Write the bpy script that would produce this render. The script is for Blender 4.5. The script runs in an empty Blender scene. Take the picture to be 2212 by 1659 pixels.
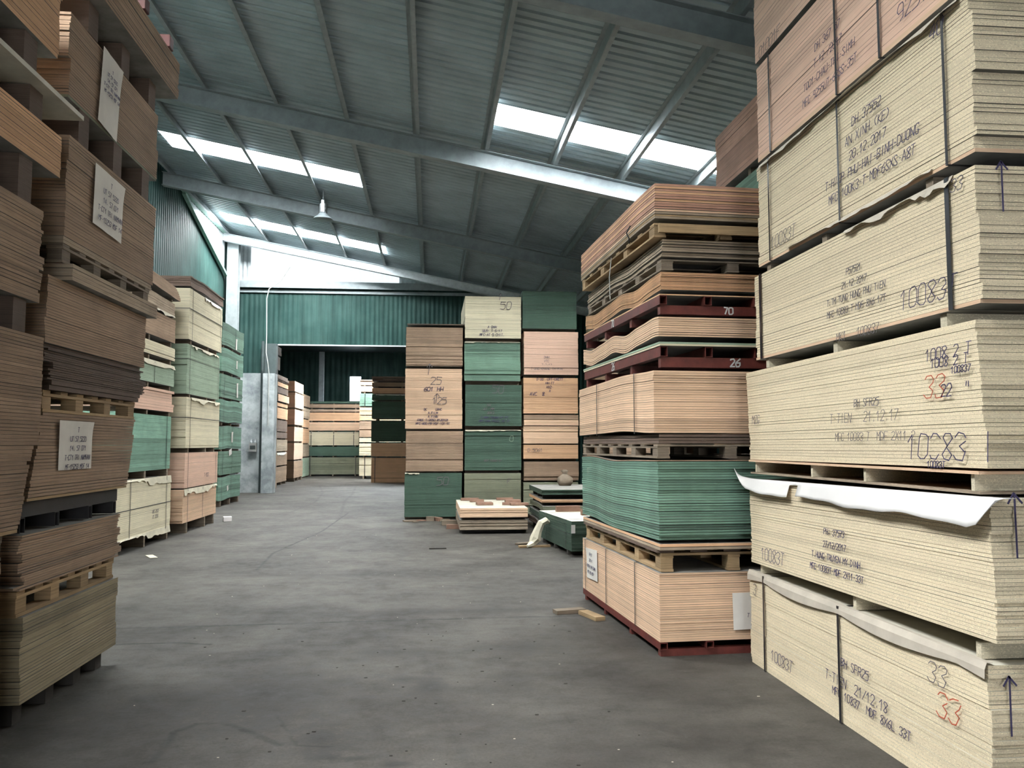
import bpy, math, random
from mathutils import Vector, Matrix
SC = bpy.context.scene
COL = SC.collection
# ------------------------------------------------------------------ camera, sky, exposure
FPX, EYE, PITCH, YAW = 1789.0, 1.61, math.radians(4.124), math.radians(5.60)
cd = bpy.data.cameras.new('camera'); cam = bpy.data.objects.new('camera', cd); COL.objects.link(cam)
cam.location = (0, 0, EYE); cam.rotation_euler = (math.pi/2 + PITCH, 0, -YAW)
cd.sensor_fit = 'HORIZONTAL'; cd.sensor_width = 36.0; cd.lens = 36.0*FPX/2212; cd.clip_start = .05; cd.clip_end = 400
SC.camera = cam
vs = SC.view_settings; vs.view_transform = 'Standard'; vs.look = 'None'; vs.gamma = 1; vs.use_curve_mapping = False
vs.exposure = 0.12
wd = bpy.data.worlds.new('overcast_sky'); SC.world = wd; wd.use_nodes = True
wd.node_tree.nodes['Background'].inputs[0].default_value = (.93, .97, 1, 1)
wd.node_tree.nodes['Background'].inputs[1].default_value = 9.0

def roof_z(x): return 7.28 - .19*x

def daylight(name, cx, cy, sx, sy, watts, loc=None, rot=None, color=(1, .985, .95), spread=180):
    ld = bpy.data.lights.new(name, 'AREA'); ld.shape = 'RECTANGLE'; ld.size = sx; ld.size_y = sy
    ld.energy = watts; ld.color = color; ld.spread = math.radians(spread)
    o = bpy.data.objects.new(name, ld); COL.objects.link(o)
    o.location = loc or (cx, cy, roof_z(cx) + .10)
    o.rotation_euler = rot or (0, math.atan(.19), 0)
    return o
# skylight strips: (x0, x1, y0, y1, watts)
SKY = [(-5.95, -1.6, 18.25, 19.25, 560, 95), (1.0, 5.6, 12.95, 13.85, 1000, 160), (-6.3, -1.4, 24.9, 25.9, 1500, 180),
       (-6.1, -2.6, 5.6, 6.6, 750, 160), (-6.1, -2.2, 1.0, 2.2, 2500, 160), (-6.1, -1.6, -4.6, -3.4, 900, 160),
       (-4.5, 1.0, 36.0, 37.4, 3000, 160), (-6.1, -2.6, 9.5, 10.4, 950, 160)]  # last strip is unseen, added above the frame to light the stack sides
for i, (a, b, c, d, w, sp_) in enumerate(SKY):
    daylight('skylight_daylight', (a+b)/2, (c+d)/2, b-a, d-c, w, spread=sp_, **(dict(loc=((a+b)/2, (c+d)/2, 6.93), rot=(0, 0, 0)) if i == 6 else {}))
# the loading door behind the camera
daylight('door_daylight', 0, 0, 3.4, 3.0, 80, loc=(1.5, -8.9, 1.7), rot=(math.pi/2, 0, 0), color=(.95, .97, 1))

# ------------------------------------------------------------------ helpers
rnd = random.Random(7)
_c = math.cos; _s = math.sin
Fv = (_s(YAW)*_c(PITCH), _c(YAW)*_c(PITCH), _s(PITCH)); Rv = (_c(YAW), -_s(YAW), 0)
Uv = (Rv[1]*Fv[2]-Rv[2]*Fv[1], Rv[2]*Fv[0]-Rv[0]*Fv[2], Rv[0]*Fv[1]-Rv[1]*Fv[0])
def zv(x, y, v):
    """height above the floor of a point standing at x, y that was measured at image row v"""
    k = (829.5-v)/FPX
    # (d.U)=k (d.F)
    a = x*Uv[0]+y*Uv[1]; b = x*Fv[0]+y*Fv[1]
    return EYE + (k*b-a)/(Uv[2]-k*Fv[2])

class MB:
    def __init__(s): s.v = []; s.f = []; s.t = []; s.m = []; s.sm = False
    def add(s, vs, fs, tone=.5, mi=0):
        n = len(s.v); s.v += vs
        for k, f in enumerate(fs):
            s.f.append([i+n for i in f]); s.t.append(tone); s.m.append(mi[k] if isinstance(mi, (list, tuple)) else mi)
    def box(s, x0, x1, y0, y1, z0, z1, tone=.5, mi=0, sk=(0, 0)):
        a, b = sk
        s.add([(x0, y0, z0), (x1, y0, z0), (x1, y1, z0), (x0, y1, z0), (x0+a, y0+b, z1), (x1+a, y0+b, z1), (x1+a, y1+b, z1), (x0+a, y1+b, z1)],
              [(0, 3, 2, 1), (4, 5, 6, 7), (0, 1, 5, 4), (1, 2, 6, 5), (2, 3, 7, 6), (3, 0, 4, 7)], tone, mi)
    def obox(s, p, ax, ay, az, tone=.5, mi=0):
        """box from corner p along the three vectors"""
        p, ax, ay, az = Vector(p), Vector(ax), Vector(ay), Vector(az)
        vs = [p, p+ax, p+ax+ay, p+ay, p+az, p+ax+az, p+ax+ay+az, p+ay+az]
        s.add([tuple(q) for q in vs], [(0, 3, 2, 1), (4, 5, 6, 7), (0, 1, 5, 4), (1, 2, 6, 5), (2, 3, 7, 6), (3, 0, 4, 7)], tone, mi)
    def tube(s, pts, r, n=8, tone=.5):
        pts = [Vector(p) for p in pts]; rings = []
        for i, p in enumerate(pts):
            d = (pts[min(i+1, len(pts)-1)]-pts[max(i-1, 0)]).normalized()
            u = d.orthogonal().normalized() if i == 0 else (u - d*u.dot(d)).normalized()
            w = d.cross(u); rr = r[i] if isinstance(r, (list, tuple)) else r
            rings.append([tuple(p+(u*math.cos(2*math.pi*k/n)+w*math.sin(2*math.pi*k/n))*rr) for k in range(n)])
        vs = sum(rings, []); fs = []
        for i in range(len(pts)-1):
            for k in range(n):
                a = i*n+k; b = i*n+(k+1) % n; fs.append((a, b, b+n, a+n))
        fs.append(tuple(range(n-1, -1, -1))); fs.append(tuple(range(len(vs)-n, len(vs))))
        s.add(vs, fs, tone)
    def build(s, name, mats, parent=None, loc=(0, 0, 0), rotz=0, smooth=False):
        me = bpy.data.meshes.new(name); me.from_pydata(s.v, [], s.f)
        for m in (mats if isinstance(mats, (list, tuple)) else [mats]): me.materials.append(m)
        me.polygons.foreach_set('material_index', s.m)
        at = me.attributes.new('tone', 'FLOAT', 'FACE'); at.data.foreach_set('value', s.t)
        if smooth: me.polygons.foreach_set('use_smooth', [True]*len(s.f))
        me.update()
        o = bpy.data.objects.new(name, me); COL.objects.link(o)
        if parent is not None: o.parent = parent
        o.location = loc; o.rotation_euler = (0, 0, rotz)
        return o

def tag(o, label, cat, group=None, kind=None):
    o['label'] = label; o['category'] = cat
    if group: o['group'] = group
    if kind: o['kind'] = kind
    return o
def struct(o, label=None):
    o['kind'] = 'structure'
    if label: o['label'] = label
    return o
def empty(name, loc, rotz=0):
    o = bpy.data.objects.new(name, None); COL.objects.link(o); o.location = loc; o.rotation_euler = (0, 0, rotz)
    o.empty_display_size = .1
    return o
def copy_tree(o, parent=None):
    c = o.copy(); COL.objects.link(c); c.parent = parent
    for ch in list(o.children): copy_tree(ch, c)
    return c

# ------------------------------------------------------------------ materials
def new_mat(name, rough=.8, metal=0.0, spec=.3):
    m = bpy.data.materials.new(name); m.use_nodes = True; nt = m.node_tree
    b = nt.nodes['Principled BSDF']; b.inputs['Roughness'].default_value = rough; b.inputs['Metallic'].default_value = metal
    b.inputs['Specular IOR Level'].default_value = spec
    return m, nt, b
def nd(nt, t, **kw):
    n = nt.nodes.new(t)
    for k, v in kw.items(): setattr(n, k, v)
    return n
def noise(nt, vec, scale, detail=3, rough=.5, stretch=None):
    if stretch:
        mp = nd(nt, 'ShaderNodeMapping'); mp.inputs['Scale'].default_value = stretch; nt.links.new(vec, mp.inputs[0]); vec = mp.outputs[0]
    n = nd(nt, 'ShaderNodeTexNoise'); n.inputs['Scale'].default_value = scale; n.inputs['Detail'].default_value = detail
    n.inputs['Roughness'].default_value = rough; nt.links.new(vec, n.inputs['Vector']); return n.outputs[0]
def ramp(nt, src, stops):
    r = nd(nt, 'ShaderNodeValToRGB'); nt.links.new(src, r.inputs[0]); e = r.color_ramp.elements
    while len(e) < len(stops): e.new(.5)
    for k, (p, c) in enumerate(stops):
        e[k].position = p; e[k].color = (c, c, c, 1) if isinstance(c, (int, float)) else (*c, 1)
    return r.outputs[0]
def mixc(nt, fac, a, b, mode='MIX'):
    m = nd(nt, 'ShaderNodeMix', data_type='RGBA', blend_type=mode)
    for sock, val in ((m.inputs[0], fac), (m.inputs[6], a), (m.inputs[7], b)):
        if hasattr(val, 'links') or hasattr(val, 'is_linked'): nt.links.new(val, sock)
        elif isinstance(val, (int, float)): sock.default_value = val
        else: sock.default_value = (*val, 1)
    return m.outputs[2]
def math_(nt, op, a, b=None, c=None):
    m = nd(nt, 'ShaderNodeMath', operation=op)
    for i, v in enumerate((a, b, c)):
        if v is None: continue
        if isinstance(v, (int, float)): m.inputs[i].default_value = v
        else: nt.links.new(v, m.inputs[i])
    return m.outputs[0]

def board_mat(name, c, dirt=.35, flakes=False, rough=.85, vary=.45):
    m, nt, b = new_mat(name, rough)
    tc = nd(nt, 'ShaderNodeTexCoord').outputs['Object']
    at = nd(nt, 'ShaderNodeAttribute', attribute_name='tone').outputs['Fac']
    oi = nd(nt, 'ShaderNodeObjectInfo').outputs['Random']
    k = math_(nt, 'MULTIPLY_ADD', at, vary, 1-vary*.55)
    base = mixc(nt, 1, c, k, 'MULTIPLY')
    st = noise(nt, tc, 1, 4, .6, (2.5, 2.5, 160))           # streaks that follow the layers
    base = mixc(nt, 1, base, ramp(nt, st, [(.30, 1-dirt), (.62, 1.05)]), 'MULTIPLY')
    bl = noise(nt, tc, 2.2, 5, .6)                            # grime in soft blotches
    base = mixc(nt, 1, base, ramp(nt, bl, [(.30, 1-dirt*.7), (.55, 1.0)]), 'MULTIPLY')
    if flakes:
        fl = noise(nt, tc, 1, 2, .6, (90, 90, 260))
        base = mixc(nt, ramp(nt, fl, [(.58, 0.0), (.68, .8)]), base, tuple(min(1, q*1.45+.03) for q in c))
        fd = noise(nt, tc, 1, 2, .6, (120, 120, 200))
        base = mixc(nt, ramp(nt, fd, [(.34, .55), (.44, 0.0)]), base, tuple(q*.5 for q in c))
    nt.links.new(base, b.inputs['Base Color'])
    bp = nd(nt, 'ShaderNodeBump'); bp.inputs['Strength'].default_value = .35; bp.inputs['Distance'].default_value = .004
    nt.links.new(noise(nt, tc, 1, 3, .6, (60, 60, 300)), bp.inputs['Height']); nt.links.new(bp.outputs[0], b.inputs['Normal'])
    return m
def plain_mat(name, c, rough=.7, metal=0, var=.25, scale=6, spec=.3):
    m, nt, b = new_mat(name, rough, metal, spec)
    tc = nd(nt, 'ShaderNodeTexCoord').outputs['Object']
    base = mixc(nt, 1, c, ramp(nt, noise(nt, tc, scale, 5, .6), [(.3, 1-var), (.65, 1.05)]), 'MULTIPLY')
    nt.links.new(base, b.inputs['Base Color']); return m

M = {}
M['particle'] = board_mat('particleboard_edge', (.72, .60, .42), .08, True, vary=.22)
M['particle_grey'] = board_mat('grey_particleboard_edge', (.62, .55, .41), .18, True, vary=.35)
M['pink'] = board_mat('pinkish_fibreboard_edge', (.72, .48, .36), .12, vary=.25)
M['tan'] = board_mat('tan_fibreboard_edge', (.68, .42, .25), .18)
M['tan_pale'] = board_mat('pale_tan_fibreboard_edge', (.76, .52, .35), .16)
M['orange'] = board_mat('orange_fibreboard_edge', (.60, .34, .19), .30)
M['redbrown'] = board_mat('red_brown_board_edge', (.56, .32, .23), .35)
M['brown'] = board_mat('brown_board_edge', (.36, .25, .17), .35)
M['dark'] = board_mat('dark_board_edge', (.15, .105, .08), .4)
M['oldwood'] = board_mat('weathered_board_edge', (.42, .33, .24), .45)
M['cream'] = board_mat('cream_board_edge', (.70, .63, .45), .15, vary=.25)
M['olive'] = board_mat('olive_board_edge', (.21, .22, .15), .3)
M['olivebrown'] = board_mat('olive_brown_board_edge', (.31, .26, .17), .35)
M['mint'] = board_mat('mint_board_edge', (.33, .42, .31), .25, vary=.3)
M['green'] = board_mat('green_fibreboard_edge', (.135, .225, .165), .3, vary=.8)
M['lightgreen'] = board_mat('light_green_fibreboard_edge', (.185, .32, .24), .35, vary=1.0)
M['deepgreen'] = board_mat('deep_green_board_edge', (.062, .108, .078), .25, vary=.35)
M['blackgreen'] = board_mat('blackish_green_board_edge', (.05, .085, .06), .3, vary=.35)
M['face'] = plain_mat('dusty_board_face', (.26, .25, .23), .8, var=.35)
M['facepale'] = plain_mat('pale_board_face', (.62, .58, .48), .6, var=.2)
M['timber'] = board_mat('pallet_timber', (.42, .29, .16), .45, vary=.5)
M['timber_grey'] = board_mat('weathered_pallet_timber', (.24, .19, .14), .5, vary=.5)
M['offcut'] = plain_mat('brown_offcut_timber', (.24, .14, .10), .8)
M['redsteel'] = plain_mat('red_oxide_painted_steel', (.12, .028, .022), .5, var=.45, scale=9)
M['blacksteel'] = plain_mat('dark_painted_steel', (.03, .028, .03), .5)
M['strap'] = plain_mat('black_strapping', (.012, .012, .016), .32, spec=.6)
M['strapthin'] = plain_mat('grey_strapping', (.06, .06, .06), .4)
M['paper'] = plain_mat('paper', (.78, .74, .68), .7, var=.12, scale=3)
M['whitepaper'] = plain_mat('white_facing_paper', (.80, .77, .75), .55, var=.06, scale=2)
M['tornpaper'] = plain_mat('torn_cream_paper', (.60, .55, .42), .7, var=.2)
M['paperdull'] = plain_mat('dull_facing_paper', (.52, .46, .38), .7, var=.15)
M['ink'] = plain_mat('blue_black_marker_ink', (.06, .05, .11), .6)
M['inkdim'] = plain_mat('faded_marker_ink', (.16, .14, .15), .7)
M['inkred'] = plain_mat('red_marker_ink', (.52, .10, .05), .6)
M['whitepaint'] = plain_mat('white_stencil_paint', (.62, .62, .60), .6)
M['steelgrey'] = plain_mat('grey_painted_steel', (.30, .34, .35), .45, var=.2, spec=.4)
M['mintsteel'] = plain_mat('pale_green_painted_steel', (.26, .42, .36), .5)
M['galv'] = plain_mat('galvanised_steel', (.42, .46, .47), .4, .35, var=.2)
M['roofmetal'] = plain_mat('grey_roof_sheeting', (.40, .49, .52), .55, .0, var=.22, scale=1.2, spec=.5)
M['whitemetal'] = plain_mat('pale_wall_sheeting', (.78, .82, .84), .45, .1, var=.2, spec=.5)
M['cable'] = plain_mat('white_cable', (.55, .55, .52), .6)
M['pipe'] = plain_mat('dark_pipe', (.07, .09, .09), .5)
M['aluminium'] = plain_mat('spun_aluminium', (.6, .6, .6), .25, 1.0, var=.1)
M['box'] = plain_mat('grey_plastic_box', (.35, .35, .33), .5)
M['dwin'] = plain_mat('dark_glass', (.05, .06, .06), .2)
M['blackrubber'] = plain_mat('dark_debris', (.05, .045, .04), .9)

def wall_green():
    m, nt, b = new_mat('green_wall_sheeting', .45, .0, .08)
    tc = nd(nt, 'ShaderNodeTexCoord').outputs['Object']
    c = mixc(nt, ramp(nt, noise(nt, tc, .8, 5, .6), [(.35, 0.0), (.7, 1.0)]), (.022, .054, .048), (.044, .088, .078))
    c = mixc(nt, 1, c, ramp(nt, noise(nt, tc, 1, 5, .6, (5, 5, .35)), [(.3, .65), (.6, 1.05)]), 'MULTIPLY')
    nt.links.new(c, b.inputs['Base Color']); return m
M['greenwall'] = wall_green()
def plaster():
    m, nt, b = new_mat('stained_white_plaster', .9)
    tc = nd(nt, 'ShaderNodeTexCoord').outputs['Object']
    c = mixc(nt, ramp(nt, noise(nt, tc, 1.6, 6, .65), [(.36, 0.0), (.6, 1.0)]), (.26, .29, .30), (.56, .60, .60))
    c = mixc(nt, ramp(nt, noise(nt, tc, 9, 6, .7), [(.60, 0.0), (.74, .7)]), c, (.12, .13, .13))
    nt.links.new(c, b.inputs['Base Color'])
    return m
M['plaster'] = plaster()
def translucent():
    m = bpy.data.materials.new('clear_roof_sheet'); m.use_nodes = True; nt = m.node_tree
    nt.nodes.remove(nt.nodes['Principled BSDF']); out = nt.nodes['Material Output']
    t = nd(nt, 'ShaderNodeBsdfTransparent'); t.inputs[0].default_value = (.93, .97, 1, 1)
    g = nd(nt, 'ShaderNodeBsdfTranslucent'); g.inputs[0].default_value = (.9, .95, 1, 1)
    x = nd(nt, 'ShaderNodeMixShader'); x.inputs[0].default_value = .40
    nt.links.new(t.outputs[0], x.inputs[1]); nt.links.new(g.outputs[0], x.inputs[2]); nt.links.new(x.outputs[0], out.inputs[0])
    return m
M['clear'] = translucent()

def gable_glow():  # lets outside light through to imitate skylight glare on the gable wall
    m = bpy.data.materials.new('gable_glow_sheet'); m.use_nodes = True; nt = m.node_tree
    nt.nodes.remove(nt.nodes['Principled BSDF']); out = nt.nodes['Material Output']
    t = nd(nt, 'ShaderNodeBsdfTranslucent'); t.inputs[0].default_value = (.30, .32, .33, 1)
    g = nd(nt, 'ShaderNodeBsdfDiffuse'); g.inputs[0].default_value = (.7, .74, .76, 1)
    x = nd(nt, 'ShaderNodeMixShader'); x.inputs[0].default_value = .35
    nt.links.new(t.outputs[0], x.inputs[1]); nt.links.new(g.outputs[0], x.inputs[2]); nt.links.new(x.outputs[0], out.inputs[0])
    return m
M['gable_glow'] = gable_glow()
def concrete():
    m, nt, b = new_mat('worn_concrete', .7, spec=.3)
    tc = nd(nt, 'ShaderNodeTexCoord').outputs['Object']
    sp = nd(nt, 'ShaderNodeSeparateXYZ'); nt.links.new(tc, sp.inputs[0]); X0, Y0 = sp.outputs[0], sp.outputs[1]
    w = noise(nt, tc, 1.1, 5, .62); w2 = noise(nt, tc, .4, 3, .5); fine = noise(nt, tc, 7, 9, .78); grit = noise(nt, tc, 55, 5, .75)
    blot = noise(nt, tc, 2.6, 8, .72)
    wx = math_(nt, 'MULTIPLY', math_(nt, 'SUBTRACT', fine, .5), .10); wy = math_(nt, 'MULTIPLY', math_(nt, 'SUBTRACT', blot, .5), .10)
    X = math_(nt, 'ADD', X0, wx); Y = math_(nt, 'ADD', Y0, wy)
    c = mixc(nt, ramp(nt, w, [(.34, 0.0), (.66, 1.0)]), (.033, .029, .024), (.080, .073, .063))
    c = mixc(nt, 1, c, ramp(nt, w2, [(.32, .72), (.62, 1.12)]), 'MULTIPLY')
    c = mixc(nt, 1, c, ramp(nt, blot, [(.28, .55), (.46, .95), (.56, 1.0), (.74, 1.32)]), 'MULTIPLY')
    c = mixc(nt, 1, c, ramp(nt, fine, [(.30, .50), (.46, .98), (.56, 1.02), (.74, 1.40)]), 'MULTIPLY')
    c = mixc(nt, 1, c, ramp(nt, grit, [(.30, .68), (.5, 1.0), (.72, 1.25)]), 'MULTIPLY')
    sc = noise(nt, tc, 1, 6, .7, (1.6, 4.2, 1)); c = mixc(nt, 1, c, ramp(nt, sc, [(.30, .72), (.48, 1.0), (.75, 1.18)]), 'MULTIPLY')
    def patch(cx, cy, rx, ry, amt):
        dx = math_(nt, 'DIVIDE', math_(nt, 'SUBTRACT', X0, cx), rx); dy = math_(nt, 'DIVIDE', math_(nt, 'SUBTRACT', Y0, cy), ry)
        d = math_(nt, 'SQRT', math_(nt, 'ADD', math_(nt, 'MULTIPLY', dx, dx), math_(nt, 'MULTIPLY', dy, dy)))
        d = math_(nt, 'ADD', d, math_(nt, 'MULTIPLY', math_(nt, 'SUBTRACT', fine, .5), 3.4))
        return ramp(nt, d, [(.1, amt), (1.0, 0.0)])
    for a in ((-1.0, 5.6, .65, .7, .75), (-1.05, 5.1, .4, .35, .6), (-.58, 4.75, .22, .35, .95), (-.50, 4.45, .14, .10, .95), (-.36, 4.43, .10, .05, .95), (-.17, 4.33, .10, .06, .95),
              (.0, 5.65, .16, .30, .95), (-.15, 5.85, .20, .14, .7), (.75, 6.65, .45, .25, .7), (.2, 8.15, 1.5, .20, .7), (-.9, 10.5, 1.4, .25, .6), (-.3, 6.6, .5, .16, .6), (-1.7, 5.3, .7, .5, .5)):
        c = mixc(nt, patch(*a), c, (.020, .018, .016))
    def poly(pts, wdt, amt, col=(.016, .015, .013), brk=.46):
        dm = None
        for (ax, ay), (bx, by) in zip(pts, pts[1:]):
            ux, uy = bx-ax, by-ay; l2 = ux*ux+uy*uy
            px = math_(nt, 'SUBTRACT', X, ax); py = math_(nt, 'SUBTRACT', Y, ay)
            t = math_(nt, 'DIVIDE', math_(nt, 'ADD', math_(nt, 'MULTIPLY', px, ux), math_(nt, 'MULTIPLY', py, uy)), l2); t.node.use_clamp = True
            qx = math_(nt, 'SUBTRACT', px, math_(nt, 'MULTIPLY', t, ux)); qy = math_(nt, 'SUBTRACT', py, math_(nt, 'MULTIPLY', t, uy))
            d = math_(nt, 'SQRT', math_(nt, 'ADD', math_(nt, 'MULTIPLY', qx, qx), math_(nt, 'MULTIPLY', qy, qy)))
            dm = d if dm is None else math_(nt, 'MINIMUM', dm, d)
        k = ramp(nt, math_(nt, 'DIVIDE', dm, wdt), [(.25, amt), (1.0, 0.0)])
        k = math_(nt, 'MULTIPLY', k, ramp(nt, sc, [(brk-.12, 1.0), (brk+.12, .25)]))
        return mixc(nt, k, c, col)
    c = poly([(-7, 7.62), (-2.2, 7.68), (0, 7.78), (11, 8.0)], .035, 1.0, brk=.6)
    c = poly([(-7, 10.9), (0, 10.7), (11, 10.4)], .03, .8)
    c = poly([(-1.40, 4.49), (-1.41, 4.94), (-1.32, 5.06), (-1.19, 5.07), (-.99, 4.87), (-.80, 4.67)], .035, .95, brk=.55)
    c = poly([(-.90, 5.16), (-.70, 4.65), (-.52, 4.62)], .02, .8)
    c = poly([(-1.9, 19.8), (-1.98, 15.7), (-2.3, 12.6), (-2.2, 11.0)], .03, 1.0, brk=.7)
    c = poly([(-4.3, 33), (-3.5, 27.8), (-3.15, 23.4), (-3.3, 19.0)], .06, .7)
    c = poly([(-2.8, 32), (-2.48, 27), (-2.4, 23.9), (-2.0, 19)], .06, .8)
    c = poly([(-2.5, 7.07), (-2.08, 7.08), (-1.75, 7.0)], .025, .95, brk=.8)
    c = poly([(-.06, 6.6), (.05, 5.48), (.13, 4.78), (.2, 4.2)], .05, .45)
    c = poly([(-7, 21.0), (8, 20.6)], .05, .6)
    nt.links.new(c, b.inputs['Base Color'])
    nt.links.new(ramp(nt, fine, [(.3, .55), (.7, .85)]), b.inputs['Roughness'])
    bp = nd(nt, 'ShaderNodeBump'); bp.inputs['Strength'].default_value = .5; bp.inputs['Distance'].default_value = .006
    nt.links.new(fine, bp.inputs['Height']); nt.links.new(bp.outputs[0], b.inputs['Normal'])
    return m
M['concrete'] = concrete()

# ------------------------------------------------------------------ setting
b = MB(); b.box(-7.2, 12, -9.2, 49, -.2, 0); struct(b.build('floor', M['concrete']))

def profile(a, b_, pitch, h, kind='rib'):
    """list of (position, height) across a profiled sheet"""
    pts = []; n = int(round((b_-a)/pitch))
    for i in range(n):
        p = a+(b_-a)*i/n; q = (b_-a)/n
        if kind == 'rib': pts += [(p, 0), (p+q*.62, 0), (p+q*.72, h), (p+q*.90, h)]
        else: pts += [(p+q*k/6, h*.5*(1-math.cos(2*math.pi*k/6))) for k in range(6)]
    pts.append((b_, 0)); return pts
def roof_rect(mb, x0, x1, y0, y1):
    pr = profile(y0, y1, .20, .035); vs = []; fs = []
    for (p, h) in pr: vs += [(x0, p, roof_z(x0)+h), (x1, p, roof_z(x1)+h)]
    for i in range(len(pr)-1): fs.append((2*i, 2*i+1, 2*i+3, 2*i+2))
    mb.add(vs, fs)
RX0, RX1, RY0, RY1 = -6.75, 11.0, -9.0, 28.25
rb = MB(); ys = sorted({RY0, RY1, *[q for s in SKY[:6]+SKY[7:] for q in s[2:4]]})
for y0, y1 in zip(ys, ys[1:]):
    hole = [s for s in SKY[:6]+SKY[7:] if abs(s[2]-y0) < 1e-6]
    if hole:
        s = hole[0]; roof_rect(rb, RX0, s[0], y0, y1); roof_rect(rb, s[1], RX1, y0, y1)
    else: roof_rect(rb, RX0, RX1, y0, y1)
struct(rb.build('ceiling', M['roofmetal']), 'grey profiled steel roof sheeting')
for i, s in enumerate(SKY[:6]+SKY[7:]):
    i += 4*(i == 6)
    mb = MB(); roof_rect(mb, s[0], s[1], s[2], s[3]); struct(mb.build('window_%d' % (i+1), M['clear']), None)

# purlins along the aisle: Z sections
for k in range(-3, 11):
    x = -2.80 + 1.25*k
    if x < RX0+.05 or x > 10.8: continue
    z = roof_z(x); mb = MB()
    mb.box(x-.004, x+.004, RY0, RY1, z-.17, z-.005); mb.box(x, x+.065, RY0, RY1, z-.178, z-.17); mb.box(x-.065, x, RY0, RY1, z-.006, z-.001+.003)
    struct(mb.build('roof_purlin', M['steelgrey']), None)
# rafters across
def rafter(y, d=.34, x0=RX0+.05, x1=10.9, fw=.10, top=-.18, mt='steelgrey'):
    mb = MB()
    def sl(ya, yb, za, zb):
        mb.add([(x0, ya, roof_z(x0)+za), (x1, ya, roof_z(x1)+za), (x1, yb, roof_z(x1)+za), (x0, yb, roof_z(x0)+za),
                (x0, ya, roof_z(x0)+zb), (x1, ya, roof_z(x1)+zb), (x1, yb, roof_z(x1)+zb), (x0, yb, roof_z(x0)+zb)],
               [(0, 3, 2, 1), (4, 5, 6, 7), (0, 1, 5, 4), (1, 2, 6, 5), (2, 3, 7, 6), (3, 0, 4, 7)])
    sl(y-fw, y+fw, top-.012, top); sl(y-fw, y+fw, top-d, top-d+.012); sl(y-.005, y+.005, top-d+.012, top-.012)
    return struct(mb.build('steel_rafter', M[mt]), None)
for y in (2.7, 8.85, 14.75, 21.0): rafter(y)
rafter(27.0, d=.25, top=-.18, mt='whitemetal')  # paler than the other rafters: skylight on it is put into the colour

# walls
def corrugated(mb, axis, const, a0, a1, z0, z1, pitch=.13, h=.022, sgn=1, ztop=None):
    pr = profile(a0, a1, pitch, h, 'sine'); vs = []; fs = []
    for (p, hh) in pr:
        zt = ztop(p) if ztop else z1
        q = const + sgn*hh
        vs += [(q, p, z0), (q, p, zt)] if axis == 'x' else [(p, q, z0), (p, q, zt)]
    for i in range(len(pr)-1): fs.append((2*i, 2*i+1, 2*i+3, 2*i+2))
    mb.add(vs, fs)
mb = MB(); corrugated(mb, 'x', -6.76, -9, 28.3, 0, roof_z(-6.76), pitch=.16); struct(mb.build('wall_left', M['greenwall']))
mb = MB(); corrugated(mb, 'x', 10.9, -9, 28.2, 0, roof_z(10.9), pitch=.3, sgn=-1); corrugated(mb, 'x', 10.9, 28.2, 48, 0, 6.85, pitch=.3, sgn=-1); struct(mb.build('wall_right', M['greenwall']))
mb = MB()
corrugated(mb, 'y', -9.0, -6.76, -.2, 0, 5, pitch=.2, ztop=roof_z); corrugated(mb, 'y', -9.0, 3.2, 10.9, 0, 5, pitch=.2, ztop=roof_z)
corrugated(mb, 'y', -9.0, -.2, 3.2, 3.3, 5, pitch=.2, ztop=roof_z); struct(mb.build('wall_back', M['greenwall']))
# partition to the far bay: plaster below, green sheeting above the opening
WY = 28.2
mb = MB(); corrugated(mb, 'y', WY, -6.76, -5.3, 3.95, 7.0, pitch=.155, sgn=-1); corrugated(mb, 'y', WY, -5.3, 3.4, 4.93, 7.0, pitch=.155, sgn=-1)
corrugated(mb, 'y', WY, 3.4, 10.9, 0, 6.1, pitch=.155, sgn=-1, ztop=lambda x: min(7.0, roof_z(x)-(.28 if 3.5 < x < 4.7 else .0)))
struct(mb.build('wall_front', M['greenwall']), 'green corrugated partition above the opening')
mb = MB(); corrugated(mb, 'y', WY-.02, -6.05, -1.1, 7.0, 8, pitch=.155, sgn=-1, ztop=roof_z); struct(mb.build('window_8', M['gable_glow']), 'gable sheeting made translucent to imitate skylight falling on it')  # gable wall whose skylit brightness is imitated by light passing through
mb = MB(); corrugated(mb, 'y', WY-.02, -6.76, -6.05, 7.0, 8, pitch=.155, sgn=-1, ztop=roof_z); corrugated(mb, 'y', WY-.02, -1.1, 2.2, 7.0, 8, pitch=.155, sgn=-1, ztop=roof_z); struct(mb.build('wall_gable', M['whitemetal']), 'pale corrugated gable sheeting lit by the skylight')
mb = MB(); mb.box(-6.76, 2.6, WY-.26, WY-.03, 6.93, 7.03); mb.box(-6.76, 2.6, WY-.26, WY-.22, 6.80, 6.93); mb.box(-6.76, 2.6, WY-.1, WY-.04, 6.66, 6.76)
struct(mb.build('trim_1', M['steelgrey']), 'steel ledge between green and pale sheeting')
mb = MB(); mb.box(-5.1, 3.4, WY-.06, WY+.02, 4.89, 4.93); struct(mb.build('trim_2', M['whitemetal']), 'pale edge strip along the bottom of the green sheeting')
mb = MB(); mb.box(-6.76, -5.42, WY-.05, WY+.15, 0, 3.95); struct(mb.build('wall_plaster', M['plaster']), 'stained white plaster wall')
mb = MB(); mb.box(-5.50, -5.12, WY-.40, WY+.10, 0, 3.92); struct(mb.build('wall_pillar', M['plaster']), 'white plastered pillar beside the opening')
mb = MB(); mb.box(-5.50, -5.12, WY-.20, WY+.10, 3.92, 4.93); struct(mb.build('trim_3', M['pipe']), 'dark post above the plastered pillar')
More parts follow.
